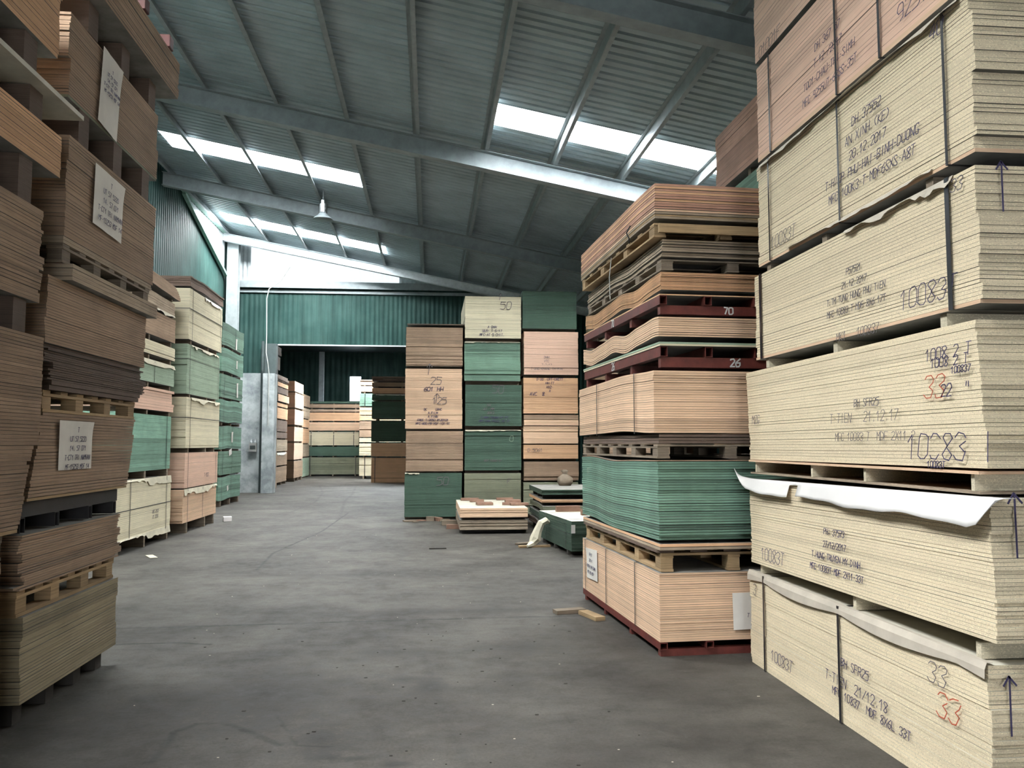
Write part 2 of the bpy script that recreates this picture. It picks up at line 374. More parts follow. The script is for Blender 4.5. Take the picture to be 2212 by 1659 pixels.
# far bay
mb = MB(); corrugated(mb, 'y', 48, -12, -4.62, 0, 6.85, pitch=.3, sgn=-1); corrugated(mb, 'y', 48, -4.0, 10.9, 0, 6.85, pitch=.3, sgn=-1)
corrugated(mb, 'y', 48, -4.62, -4.0, 0, 4.05, pitch=.3, sgn=-1); corrugated(mb, 'y', 48, -4.62, -4.0, 5.45, 6.85, pitch=.3, sgn=-1)
struct(mb.build('wall_far', M['greenwall']), 'dark sheet wall at the far end')
mb = MB(); corrugated(mb, 'x', -12, 28.2, 48, 0, 6.85, pitch=.3); struct(mb.build('wall_far_left', M['greenwall']))
FS = SKY[6]; mb = MB()
for (a, b_, c, d) in ((-12, 11, 28.24, FS[2]), (-12, 11, FS[3], 48.1), (-12, FS[0], FS[2], FS[3]), (FS[1], 11, FS[2], FS[3])): mb.box(a, b_, c, d, 6.85, 6.90)
struct(mb.build('ceiling_far', M['pipe']))
mb = MB(); mb.box(FS[0], FS[1], FS[2], FS[3], 6.87, 6.875); struct(mb.build('window_7', M['clear']), 'translucent roof sheet in the far bay')
mb = MB(); mb.box(-12, -6.76, 28.2, 28.3, 0, 6.85); struct(mb.build('wall_far_side', M['plaster']))
mb = MB(); mb.box(-12, -6.7, 28, 49, -.2, 0); struct(mb.build('floor_far', M['concrete']))
mb = MB(); mb.box(-4.62, -4.0, 48.0, 48.02, 4.05, 5.45); struct(mb.build('window_9', M['clear']), 'bright window in the far wall')
mb = MB(); mb.box(-5.98, -5.72, 45, 45.2, 0, 6.54); struct(mb.build('trim_4', M['steelgrey']), 'steel column in the far bay')
# corner steel column and drain pipe
mb = MB()
mb.box(-6.62, -6.26, 27.30, 27.32, 0, 8.2); mb.box(-6.62, -6.26, 27.58, 27.60, 0, 8.2); mb.box(-6.45, -6.43, 27.32, 27.58, 0, 8.2)
struct(mb.build('trim_5', M['galv']), 'pale steel column in the corner')
mb = MB(); mb.tube([(-6.66, 26.7, 0), (-6.66, 26.7, 5.9)], .045); mb.tube([(-6.66, 26.7, 5.9), (-6.66, 26.3, 5.95)], .04)
tag(mb.build('drain_pipe', M['pipe']), 'dark drain pipe beside the pale corner column', 'pipe')
# pale triangular cladding and its slanting flashing on the left wall
zt = roof_z(-6.7)-.20
mb = MB(); yy = [22.7+(27.3-22.7)*i/36 for i in range(37)]; vs = []; fs = []
for i, y in enumerate(yy):
    o_ = .022 if i % 2 else 0
    zb = zt-(y-22.7)/(27.3-22.7)*1.25
    vs += [(-6.70+o_, y, zb), (-6.70+o_, y, zt)]
for i in range(36): fs.append((2*i, 2*i+1, 2*i+3, 2*i+2))
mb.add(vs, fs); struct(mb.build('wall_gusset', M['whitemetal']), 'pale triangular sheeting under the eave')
mb = MB(); mb.obox((-6.70, 22.6, zt-.05), (.10, 0, 0), (0, 4.75, -1.29), (0, 0, .10)); mb.obox((-6.68, 22.2, zt), (.12, 0, 0), (0, 5.2, 0), (0, 0, .12))
struct(mb.build('trim_6', M['mintsteel']), 'slanting green flashing on the left wall')
# hanging lamp, cable, switch box
lx, ly = -2.64, 20.1
L = empty('high_bay_lamp', (lx, ly, 7.0)); tag(L, 'small silver high bay lamp hanging under the roof', 'lamp')
mb = MB(); mb.tube([(0, 0, .68), (0, 0, .40)], .015); mb.build('hanger', M['galv'], L)
mb = MB(); mb.tube([(0, 0, .42), (0, 0, .40), (0, 0, .32), (0, 0, .30), (0, 0, .10), (0, 0, .08)], [.05, .075, .08, .105, .105, .08], 16); mb.build('housing', M['aluminium'], L, smooth=False)
mb = MB(); mb.tube([(0, 0, .08), (0, 0, .04), (0, 0, -.04), (0, 0, -.07)], [.09, .12, .22, .24], 20); mb.build('lamp_shade', M['steelgrey'], L, smooth=True)
L.location.z = 7.10
mb = MB(); pts = [(-4.6, 27.2, 7.35), (-4.95, 27.6, 6.95), (-5.35, 27.75, 6.72), (-5.42, 27.75, 6.4), (-5.40, 27.76, 5.2), (-5.40, 27.74, 4.6), (-5.33, 27.74, 4.2), (-5.30, 27.76, 3.9), (-5.30, 27.77, 2.2)]
mb.tube(pts, .015); tag(mb.build('power_cable', M['cable']), 'white cable running up the pillar towards the roof', 'cable')
mb = MB(); mb.tube([(-5.57, 28.06, 0), (-5.57, 28.06, 3.6), (-5.55, 27.95, 4.0), (-5.55, 27.95, 5.0)], .05); tag(mb.build('wall_conduit', M['pipe']), 'dark pipe running down the plaster wall by the pillar', 'pipe')
E_ = empty('switch_box', (-5.83, 28.14, 1.35)); tag(E_, 'small grey switch box with two insulators on the plaster wall', 'switch box')
mb = MB(); mb.box(-.12, .12, -.10, 0, 0, .28); mb.build('housing', M['box'], E_)
mb = MB(); mb.box(-.085, .085, -.108, -.10, .08, .2); mb.build('cover', M['dwin'], E_)
for x in (-.06, .07):
    mb = MB(); mb.tube([(x, -.05, .28), (x, -.05, .33), (x, -.05, .36), (x, -.05, .42)], [.02, .035, .02, .03], 10); mb.build('insulator', M['whitemetal'], E_)

# ------------------------------------------------------------------ handwriting
G = {'0': ['01 05 16 36 45 41 30 10 01'], '1': ['04 26 20'], '2': ['05 16 36 45 44 00 40'], '3': ['05 16 36 45 34 23 34 42 30 10 01'.replace('34 23 34', '44 23 42')],
     '4': ['36 02 42', '35 30'], '5': ['46 06 04 34 43 41 30 00'], '6': ['46 14 02 10 30 41 43 03'], '7': ['06 46 10'], '8': ['23 05 16 36 45 23 41 30 10 01 23'],
     '9': ['43 13 04 05 16 36 45 41 20'], 'A': ['00 26 40', '12 32'], 'B': ['00 06 36 45 23 03', '23 42 31 00'], 'C': ['45 36 16 05 01 10 30 41'],
     'D': ['00 06 26 44 42 20 00'], 'E': ['46 06 00 40', '03 33'], 'F': ['46 06 00', '03 33'], 'G': ['45 36 16 05 01 10 30 42 22'], 'H': ['06 00', '46 40', '03 43'],
     'I': ['26 20'], 'K': ['06 00', '46 03 40'], 'L': ['06 00 40'], 'M': ['00 06 23 46 40'], 'N': ['00 06 40 46'], 'O': ['01 05 16 36 45 41 30 10 01'],
     'P': ['00 06 36 45 44 33 03'], 'R': ['00 06 36 45 44 33 03', '23 40'], 'S': ['45 36 16 05 14 32 41 30 10 01'], 'T': ['06 46', '26 20'], 'U': ['06 01 10 30 41 46'],
     'V': ['06 20 46'], 'X': ['06 40', '46 00'], 'Y': ['06 23 46', '23 20'], 'Z': ['06 46 00 40'], '-': ['13 33'], '/': ['00 46'], '.': ['20 21'], ':': ['21 22', '24 25'],
     '^': ['20 27', '05 27 45'], '"': ['16 14', '36 34'], '+': ['13 33', '22 24'], '(': ['36 14 12 30'], ')': ['16 34 32 10'], 'Q': ['01 05 16 36 45 41 30 10 01', '22 40']}
def writing(lines, h, width=.004, slant=.15, gap=1.7, seed=0, align=.5, broken=False):
    """strokes as flat raised ribbons in the plane (u right, w up), lines of text below each other, centred"""
    r = random.Random(seed); quads = []
    for li, tx in enumerate(lines):
        adv = h*.78; tot = adv*len(tx); y0 = -li*h*gap
        for ci, ch in enumerate(tx):
            for st in G.get(ch, []):
                ps = [(int(q[0]), int(q[1])) for q in st.split()]
                pts = [(-tot*align+ci*adv+(px/4*.62+py/6*slant+r.uniform(-.05, .05))*h, y0+(py/6+r.uniform(-.04, .04))*h) for px, py in ps]
                for a, c in zip(pts, pts[1:]):
                    if broken and r.random() < .22: continue
                    d = Vector((c[0]-a[0], c[1]-a[1]));
                    if d.length < 1e-5: continue
                    n = Vector((-d.y, d.x)).normalized()*width/2; e = d.normalized()*width*.3
                    quads.append([(a[0]-e.x+n.x, a[1]-e.y+n.y), (a[0]-e.x-n.x, a[1]-e.y-n.y), (c[0]+e.x-n.x, c[1]+e.y-n.y), (c[0]+e.x+n.x, c[1]+e.y+n.y)])
    return quads
def put_writing(parent, face, u, w, off, lines, h, width=.004, mat='ink', **kw):
    """face: '-x' '+x' '-y'; u along the face (local), w height, off = plane position"""
    mb = MB()
    for q in writing(lines, h, width, **kw):
        vs = []
        for dd in (0, .0012):
            for (a, c) in q:
                if face == '-x': vs.append((off-dd, u-a, w+c))
                elif face == '+x': vs.append((off+dd, u+a, w+c))
                else: vs.append((u+a, off-dd, w+c))
        mb.add(vs, [(0, 1, 2, 3), (4, 7, 6, 5), (0, 4, 5, 1), (1, 5, 6, 2), (2, 6, 7, 3), (3, 7, 4, 0)])
    if mb.v: return mb.build('handwriting', M[mat], parent)

# ------------------------------------------------------------------ boards
def sheet(mb, W, L, z0, z1, dx, dy, tone, wave=None, t=0, nseg=1, mi=(0, 1), chip=None):
    """one board centred on x, y; wave(y, t) lifts it along its length"""
    n = nseg if wave else 1; vs = []
    for i in range(n+1):
        y = -L/2+L*i/n+(dy if i in (0, n) else 0); k = wave(y, t) if wave else 0
        vs += [(-W/2+dx, y, z0+k), (W/2+dx, y, z0+k), (W/2+dx, y, z1+k), (-W/2+dx, y, z1+k)]
    fs = []; ms = []
    for i in range(n):
        a = 4*i; c = a+4
        fs += [(a, c, c+1, a+1), (a+1, c+1, c+2, a+2), (a+2, c+2, c+3, a+3), (a+3, c+3, c, a)]; ms += [mi[1], mi[0], mi[1], mi[0]]
    fs += [(0, 1, 2, 3), (4*n+3, 4*n+2, 4*n+1, 4*n)]; ms += [mi[0]]*2
    mb.add(vs, fs, tone, ms)
def waver(amp, ph=0, per=1.0, droop=0):
    def f(y, t): return amp*(math.sin(2*math.pi*y/per+ph)+.35*math.sin(2*math.pi*y/per*1.9+ph*2)+1.35) - droop*max(0, y)**2*(.3+.7*t)
    return f

def layout(n, h, r, jit, step, seam=.0010):
    """per-board z ranges, offsets and tones: boards slip in small groups"""
    th = h/n; out = []; gx = gy = 0; tone = .5
    for i in range(n):
        if r.random() < step: gx = r.gauss(0, jit*.45); gy = r.gauss(0, jit*2.0)
        if r.random() < .22: tone = min(1, max(0, r.gauss(.55, .24)))
        gap = min(th*.3, seam*r.uniform(.5, 1.5) if r.random() > jit*18 else max(.0028, seam*2))
        out.append((i*th, (i+1)*th-gap, gx+r.gauss(0, jit*.12), gy+r.gauss(0, jit*.55), min(1, max(0, tone+r.uniform(-.14, .14)))))
    return out

def bundle(x, y, z0, z1, W, L, label, mat, n, side=1, rot=0, parts=False, jit=.004, step=.2, wave=None, nseg=14, seed=0,
           straps=(), strap_ax='x', strap_w=.016, strap_mat='strap', group=None, face='face', lean=(0, 0), band=None, seam=.0012, name='board_bundle', cat='board bundle', botmat=None):
    """a pack of boards; (x, y) is its near corner on the aisle side, boards extend W away from the aisle and L along it"""
    r = random.Random(seed*131+17); h = z1-z0
    c = Matrix.Rotation(rot, 3, 'Z') @ Vector((side*W/2, L/2, 0))
    loc = (x+c.x, y+c.y, z0)
    mats = [M[mat], M[face]]
    if botmat: mats.append(M[botmat])
    lay = layout(n, h, r, jit, step, seam)
    if parts:
        root = empty(name, loc, rot)
        for i, (a, b_, dx, dy, tn) in enumerate(lay):
            mb = MB(); t = (i+.5)/n; sheet(mb, W, L, a, b_, dx+lean[0]*(t-.5), dy+lean[1]*(t-.5), tn, wave, t, nseg, (2, 1) if (botmat and i == 0) else (0, 1))
            mb.build('board', mats, root)
    else:
        mb = MB()
        for i, (a, b_, dx, dy, tn) in enumerate(lay):
            t = (i+.5)/n; sheet(mb, W, L, a, b_, dx+lean[0]*(t-.5), dy+lean[1]*(t-.5), tn, wave, t, nseg, (2, 1) if (botmat and i == 0) else (0, 1))
        root = mb.build(name, mats, None, loc, rot)
    tag(root, label, cat, group)
    e = jit*2.2+.003; w = strap_w/2; th = .0016
    for s_ in straps:
        mb = MB()
        if strap_ax == 'x':
            x0, x1 = -W/2-e, W/2+e; zt = h+(wave(s_, 1) if wave else 0)
            mb.box(x0-th, x0, s_-w, s_+w, 0, zt+.0004); mb.box(x1, x1+th, s_-w, s_+w, 0, zt+.0004)
            mb.box(x0-th, x1+th, s_-w, s_+w, zt+.0004, zt+.0016); mb.box(x0-th, x1+th, s_-w, s_+w, -.0014, 0)
        else:
            y0, y1 = -L/2-e, L/2+e
            mb.box(s_-w, s_+w, y0-th, y0, 0, h+.0004); mb.box(s_-w, s_+w, y1, y1+th, 0, h+.0004)
            mb.box(s_-w, s_+w, y0-th, y1+th, h+.0004, h+.0016); mb.box(s_-w, s_+w, y0-th, y1+th, -.0014, 0)
        mb.build('strap', M[strap_mat], root)
    if band is not None:
        mb = MB(); z = h*band
        mb.box(-W/2-e-th, -W/2-e, -L/2-e, L/2+e, z-.006, z+.006); mb.box(W/2+e, W/2+e+th, -L/2-e, L/2+e, z-.006, z+.006)
        mb.box(-W/2-e, W/2+e, -L/2-e-th, -L/2-e, z-.006, z+.006); mb.box(-W/2-e, W/2+e, L/2+e, L/2+e+th, z-.006, z+.006)
        mb.build('strap', M['strapthin'], root)
    return root

def torn_strip(parent, face, plane, u0, u1, ztop, drop, seed=0, mat='tornpaper', name='torn_paper', out=.012, n=26):
    """ragged facing paper folded over an edge and hanging against the side"""
    r = random.Random(seed); mb = MB(); vs = []; sg = -1 if face in ('-x', '-y') else 1; d = drop
    for i in range(n+1):
        u = u0+(u1-u0)*i/n; d = max(drop*.25, min(drop*1.3, d+r.gauss(0, drop*.3)))
        bow = out*(.5+r.random()*.8)
        for (o_, z) in ((-.03, ztop+.003), (.001, ztop+.004), (.3*bow+.004, ztop-d*.4), (bow+.006, ztop-d)):
            p = plane+sg*o_
            vs.append((p, u, z) if face[1] == 'x' else (u, p, z))
    fs = [(4*i+k, 4*i+k+1, 4*i+k+5, 4*i+k+4) for i in range(n) for k in range(3)]
    mb.add(vs, fs); o = mb.build(name, M[mat], parent)
    md = o.modifiers.new('thickness', 'SOLIDIFY'); md.thickness = .0015
    return o
def paper_tag(parent, face, plane, u, z, w, h, tilt=0, lines=(), seed=0):
    r = random.Random(seed); n = 6; vs = []; sg = -1 if face[0] == '-' else 1
    for i in range(n+1):
        for k in range(n+1):
            a = (i/n-.5)*w; c = (k/n-.5)*h
            a, c = a*math.cos(tilt)-c*math.sin(tilt), a*math.sin(tilt)+c*math.cos(tilt)
            o_ = .006+.012*(max(0, k/n-.6)*2.5)**2*(i/n)+.003*math.sin(i*1.1+seed)**2
            p = plane+sg*o_
            vs.append((p, u+a, z+c) if face[1] == 'x' else (u+a, p, z+c))
    fs = [(i*(n+1)+k, (i+1)*(n+1)+k, (i+1)*(n+1)+k+1, i*(n+1)+k+1) for i in range(n) for k in range(n)]
    mb = MB(); mb.add(vs, fs); o = mb.build('paper_tag', M['paper'], parent)
    md = o.modifiers.new('thickness', 'SOLIDIFY'); md.thickness = .001
    if lines: put_writing(o, face, u, z+h*.27, plane+sg*.020, list(lines), min(h*.10, w*.86/(.78*max(len(q) for q in lines))), .0035, 'ink', seed=seed, gap=2.2 if len(lines) < 5 else 1.9)
    return o

ORD = ['lowest', 'second up', 'third up', 'fourth up', 'fifth up', 'sixth up', 'seventh up', 'eighth up', 'ninth up', 'tenth up', 'eleventh up', 'twelfth up']

def bearers(x, y, z0, z1, W, L, desc, side=1, rot=0, pos=(.12, .5, .88), w=.07, mat='timber_grey', ax='x', inset=.0, name='wooden_bearer'):
    """blocks of timber that keep two packs apart, one object each"""
    R = Matrix.Rotation(rot, 3, 'Z'); first = None
    for p in pos:
        if ax == 'x': c = R @ Vector((side*W/2, L*p, 0)); dims = (W-inset, w)
        else: c = R @ Vector((side*W*p, L/2, 0)); dims = (w, L-inset)
        if first is None:
            mb = MB(); mb.box(-dims[0]/2, dims[0]/2, -dims[1]/2, dims[1]/2, 0, z1-z0-.004, rnd.random()); first = o = mb.build(name, M[mat])
        else: o = first.copy(); COL.objects.link(o)
        o.location = (x+c.x, y+c.y, z0+.001); o.rotation_euler = (0, 0, rot)
        tag(o, 'timber bearer '+desc, 'timber bearer', 'bearers '+desc)
    return first

def pallet(x, y, z0, z1, W, L, label, side=1, rot=0, mat='timber', nx=3, ny=4, deck=7, along='x', seed=0):
    """block pallet: deck boards over blocks over bottom boards"""
    r = random.Random(seed+5); h = z1-z0; R = Matrix.Rotation(rot, 3, 'Z'); c = R @ Vector((side*W/2, L/2, 0))
    root = tag(empty('wooden_pallet', (x+c.x, y+c.y, z0), rot), label, 'pallet')
    bt = h*.14
    for i in range(deck):                                         # top deck, boards across the length
        yy = -L/2+.045+(L-.09)*i/(deck-1); mb = MB(); mb.box(-W/2, W/2, yy-.05, yy+.05, h-bt, h-.001, r.random()); mb.build('deck_board', M[mat], root)
    for i in range(nx):                                           # stringer boards under the deck
        xx = -W/2+.05+(W-.1)*i/(nx-1); mb = MB(); mb.box(xx-.05, xx+.05, -L/2, L/2, h-2*bt, h-bt-.001, r.random()); mb.build('stringer_board', M[mat], root)
        mb = MB(); mb.box(xx-.05, xx+.05, -L/2, L/2, 0, bt, r.random()); mb.build('bottom_board', M[mat], root)
        for k in range(ny):
            yy = -L/2+.06+(L-.12)*k/(ny-1); mb = MB(); mb.box(xx-.045+r.uniform(-.008, .004), xx+.045, yy-.06, yy+.06+r.uniform(-.01, .01), bt+.001, h-2*bt-.001, r.random()); mb.build('block', M[mat], root)
    return root

def skid(x, y, z0, z1, W, L, label, side=1, rot=0, num=None, mat='redsteel'):
    """welded steel skid: hollow tubes along the length over cross channels"""
    h = z1-z0; R = Matrix.Rotation(rot, 3, 'Z'); c = R @ Vector((side*W/2, L/2, 0))
    root = tag(empty('steel_skid', (x+c.x, y+c.y, z0), rot), label, 'steel skid'); t = .005
    for xx in (-W/2+.035, -W*.17, W*.17, W/2-.035):
        mb = MB(); a, b_ = xx-.03, xx+.03; z_0, z_1 = h*.5, h-.001
        mb.box(a, a+t, -L/2-.01, L/2, z_0, z_1); mb.box(b_-t, b_, -L/2-.01, L/2, z_0, z_1); mb.box(a+t, b_-t, -L/2-.01, L/2, z_0, z_0+t); mb.box(a+t, b_-t, -L/2-.01, L/2, z_1-t, z_1)
        o = mb.build('runner', M[mat], root)
        if num and xx < -W*.4: put_writing(o, '-x', L*.04, h*.56, a-.002, [num], h*.42, .012, 'whitepaint', slant=0, seed=1)
    for k, yy in enumerate((-L/2+.05, -L*.17, L*.17, L/2-.06)):
        mb = MB(); mb.box(-W/2+.02, W/2, yy-.03, yy-.03+t, 0, h*.5-.001); mb.box(-W/2+.02, W/2, yy+.03-t, yy+.03, 0, h*.5-.001); mb.box(-W/2+.02, W/2, yy-.03+t, yy+.03-t, h*.5-.001-t, h*.5-.001)
        mb.box(-W/2+.02, -W/2+.02+t, yy-.03+t, yy+.03-t, 0, h*.5-.001-t)
        o = mb.build('cross_beam', M[mat], root)
        if num and k == 0: put_writing(o, '-y', -W*.02 if num != '26' else W*.02, h*.08, yy-.032, [num], h*.36, .011, 'whitepaint', slant=0, seed=2)
    return root

def on_x(u, v, X):
    """point of the plane x = X measured at image column u, row v -> (y, z)"""
    a = (u-1106)/FPX; k = (829.5-v)/FPX
    d = [Fv[i]+Rv[i]*a+Uv[i]*k for i in range(3)]; t = X/d[0]
    return d[1]*t, EYE+d[2]*t
def on_y(u, v, Y):
    a = (u-1106)/FPX; k = (829.5-v)/FPX
    d = [Fv[i]+Rv[i]*a+Uv[i]*k for i in range(3)]; t = Y/d[1]
    return d[0]*t, EYE+d[2]*t

# ------------------------------------------------------------------ front right stack of particleboard packs
SX = 2.38
def wrx(root, W, u, v, lines, h, off=.012, **kw):
    """marker writing on the aisle side of a pack"""
    Y, Z = on_x(u, v, SX); return put_writing(root, '-x', Y-root.location.y, Z-root.location.z, -W/2-off, lines, h, **kw)
FR = 'in the front right stack'
W1 = 1.24
p = bundle(SX, 3.40, .002, .665, W1, 2.66, 'pale particleboard pack with two black straps, lowest '+FR, 'particle', 36, parts=True, jit=.0045, seed=1, straps=(1.06, -.03), strap_w=.024, name='board_bundle', face='facepale')
wrx(p, W1, 1692, 1440, ['10083T'], .075, width=.004, mat='ink'); wrx(p, W1, 1850, 1455, ['BH SFR25'], .05, mat='ink'); wrx(p, W1, 1850, 1500, ['T-TIEN  21/12.18'], .055, mat='ink')
wrx(p, W1, 1880, 1545, ['MFC 10837  MDF 8X6L 33T'], .045, mat='ink'); wrx(p, W1, 2030, 1480, ['33'], .10, mat='inkdim'); wrx(p, W1, 2055, 1560, ['33'], .12, mat='inkred', broken=True, width=.005); wrx(p, W1, 1634, 1285, ['3'], .08, mat='inkdim')
# facing paper sagging over the upper edge, buckled between the straps
mb = MB(); vs = []; n = 40
for i in range(n+1):
    y = -1.33+2.66*i/n; bk = abs(math.sin((y+.03)/1.09*math.pi))
    vs += [(-W1/2+.02, y, .668+.004), (-W1/2-.007, y, .671+.004*bk), (-W1/2-.012-.012*bk, y, .645), (-W1/2-.012-.014*bk, y, .622-.028*bk)]
mb.add(vs, [(4*i+k, 4*i+k+1, 4*i+k+5, 4*i+k+4) for i in range(n) for k in range(3)]); o = mb.build('facing_paper', M['paperdull'], p); o.modifiers.new('thickness', 'SOLIDIFY').thickness = .002
def arrow(root, L, x, z, h, wd=.008):
    put_writing(root, '-y', x, z, -L/2-.016, ['^'], h, wd, 'ink', slant=0, seed=3)
    mb = MB(); mb.box(x-.004-h*.1, x+.004-h*.1, -L/2-.017, -L/2-.0158, z-h*1.3, z+h*.5); mb.build('handwriting', M['ink'], root)
arrow(p, 2.66, -.53, .50, .10)
bearers(SX+.03, 3.40, .668, .742, W1-.03, 2.62, 'above the lowest front right pack', pos=(.04, .45, .96), w=.035, mat='particle_grey')
p = bundle(SX, 3.34, .752, 1.362, W1, 2.69, 'grey-beige particleboard pack under a curling white sheet, second up '+FR, 'particle', 36, parts=True, jit=.006, step=.3, seed=2, face='facepale')
p.rotation_euler.x = -.012
wrx(p, W1, 1672, 1212, ['10083T'], .085, width=.004); wrx(p, W1, 1640, 1060, ['33'], .05, mat='inkdim'); wrx(p, W1, 1806, 1158, ['PH: 37573', '27/12/2017', 'T.HUNG TRUYEN MY DINH', 'MFC 10083T-MDF 2X11-33T'], .036, mat='ink', width=.0042, gap=2.1)
arrow(p, 2.69, -.51, .50, .11)
# white facing sheet on top, hanging over the aisle side and curling up at the far end
mb = MB(); vs = []; n = 48; L5 = 2.69; r = random.Random(5); dd = .085
for i in range(n+1):
    t = i/n; y = -L5/2-.10+(L5+.30)*t
    drop = .125-.045*t+.010*math.sin(t*17+1)+.004*math.sin(t*47); up = .15*max(0, (t-.91)/.09)**1.6
    out = .045+.012*math.sin(t*9)-.01*t
    if t < .05: drop *= (t/.05)*.95+.05
    for q in range(7):
        s_ = q/6; vs.append((-W1/2+(.04 if q == 0 else -.004-out*s_), y, .6112-(drop*(q-1)/5 if q else 0)+up*s_))
fs = [(7*i+k, 7*i+k+1, 7*i+k+8, 7*i+k+7) for i in range(n) for k in range(6) if not (abs(i/n-.655) < .012 and k > 1)]
mb.add(vs, fs); o = mb.build('white_facing_sheet', M['whitepaper'], p, smooth=True); o['label'] = 'torn white facing sheet drooping over the side'; o.modifiers.new('thickness', 'SOLIDIFY').thickness = .0025
# pallet strips of board between
g = tag(empty('board_skid', (SX+W1/2, 3.40+1.31, 1.390)), 'board skid of particleboard strips right above the drooping white sheet at right', 'board skid')
for yy in (-1.24, -.32, .32, 1.22):
    mb = MB(); mb.box(-W1/2+.01, W1/2, yy-.012, yy+.012, .012, .086, .6); mb.build('bearer', M['particle_grey'], g)
mb = MB(); mb.box(-W1/2, W1/2, -1.3, 1.3, 0, .011, .3); mb.build('bottom_board', M['oldwood'], g)
mb = MB(); mb.box(-W1/2-.01, W1/2, -1.31, 1.31, .087, .100, .6); mb.build('top_board', M['tan_pale'], g)
p = bundle(SX, 3.37, 1.498, 2.15, W1, 2.66, 'pale particleboard pack with unevenly slipped sheets, third up '+FR, 'particle', 36, parts=True, jit=.0085, step=.34, seed=33, face='facepale', lean=(.0, .03))
p.rotation_euler.x = -.004
wrx(p, W1, 2055, 775, ['1008 2 T'], .055, off=.018, width=.004); wrx(p, W1, 2058, 792, ['1008 2 T'], .045, off=.018, width=.004); wrx(p, W1, 2085, 806, ['100837'], .03, off=.02); wrx(p, W1, 2027, 862, ['33'], .11, off=.018, mat='inkred', width=.0045)
wrx(p, W1, 2072, 856, ['22  "'], .055, off=.018, width=.005); wrx(p, W1, 1878, 878, ['BH SFR25'], .042, off=.018, mat='inkdim'); wrx(p, W1, 1868, 912, ['T-TIEN   21.12.17'], .055, off=.018, mat='inkdim', width=.003)
wrx(p, W1, 1890, 952, ['MFC 10083 T  MDF 2X11 2'], .045, off=.018, mat='inkdim', width=.003); wrx(p, W1, 2055, 995, ['10083 T'], .12, off=.018, width=.005, broken=True); wrx(p, W1, 2030, 1012, ['10083T'], .03, off=.018); wrx(p, W1, 1638, 914, ['MZG'], .06, off=.018, width=.003)
bearers(SX+.02, 3.40, 2.153, 2.222, W1-.02, 2.5, 'under the fourth front right pack', pos=(.10, .52, .92), w=.05, mat='particle_grey')
p = bundle(SX, 3.355, 2.222, 2.838, W1, 2.50, 'beige particleboard pack with wide black straps, fourth up '+FR, 'particle', 34, parts=True, jit=.004, seed=4, straps=(-1.06, 1.13), strap_w=.032, face='face', botmat='tan_pale')
wrx(p, W1, 2008, 655, ['10083T'], .10, width=.004); wrx(p, W1, 2072, 412, ['33'], .06, mat='inkdim'); wrx(p, W1, 1848, 588, ['P57521', '21.12.2017', 'T.TM TUNG HUNG PHU TIEN', 'MFC 10083 T MDF 8X6 17T'], .036, mat='inkdim', gap=2.0); wrx(p, W1, 1855, 728, ['MK1   100837'], .05, mat='inkdim', width=.003)
arrow(p, 2.50, -.50, .52, .09); torn_strip(p, '-x', -W1/2-.004, -1.1, -.1, .612, .04, 7, 'paperdull', 'torn_paper', .02)
bearers(SX+.02, 3.36, 2.842, 2.895, W1-.02, 2.4, 'under the fifth front right pack', pos=(.15, .6, .95), w=.06, mat='timber_grey')
p = bundle(SX, 3.35, 2.895, 3.628, W1, 2.42, 'greenish beige particleboard pack strapped three times, fifth up '+FR, 'particle', 40, parts=True, jit=.005, seed=5, straps=(-1.03, -.02, .98), strap_w=.018, face='face', botmat='tan_pale')
wrx(p, W1, 1875, 250, ['DH 37552', 'AN XINH (KE)', '20.12.2017', 'T-HIEP PHU-HAI-BINH-DUONG', 'MFC 100K3-T-MDF6SXS-A8T'], .05, width=.004, gap=1.85); wrx(p, W1, 2028, 78, ['40'], .075, width=.004); wrx(p, W1, 1695, 525, ['10083T'], .085, mat='inkdim')
torn_strip(p, '-x', -W1/2-.006, -1.15, 1.15, .735, .028, 9, 'paperdull', 'torn_paper', .02); torn_strip(p, '-x', -W1/2-.006, -.9, .7, .02, .018, 19, 'paperdull', 'torn_paper', .012)
bearers(SX+.03, 3.36, 3.64, 3.665, W1-.03, 2.3, 'under the sixth front right pack', pos=(.2, .8), w=.08)
p = bundle(SX, 3.30, 3.665, 4.375, W1, 2.44, 'pinkish fibreboard pack with black straps, sixth up '+FR, 'pink', 26, parts=True, jit=.004, seed=6, straps=(-.45, .02, .98), strap_w=.02, face='face', botmat='tan_pale')
wrx(p, W1, 1790, 85, ['DH 367 57', 'T-12 /2017', 'T001-CHAU-THI-SIMH', 'MFC 9255UT-68SS-35T'], .046, width=.0034, gap=2.1); wrx(p, W1, 1985, 15, ['92514'], .09, width=.004)
bearers(SX+.05, 3.36, 4.378, 4.42, W1-.05, 2.3, 'under the topmost front right pack', pos=(.25, .9), w=.08)
p = bundle(SX, 3.30, 4.42, 4.98, W1, 2.46, 'pinkish fibreboard pack, topmost '+FR, 'pink', 18, parts=True, jit=.004, seed=7, face='face')
wrx(p, W1, 1665, 102, ['01001F'], .08, mat='inkdim')

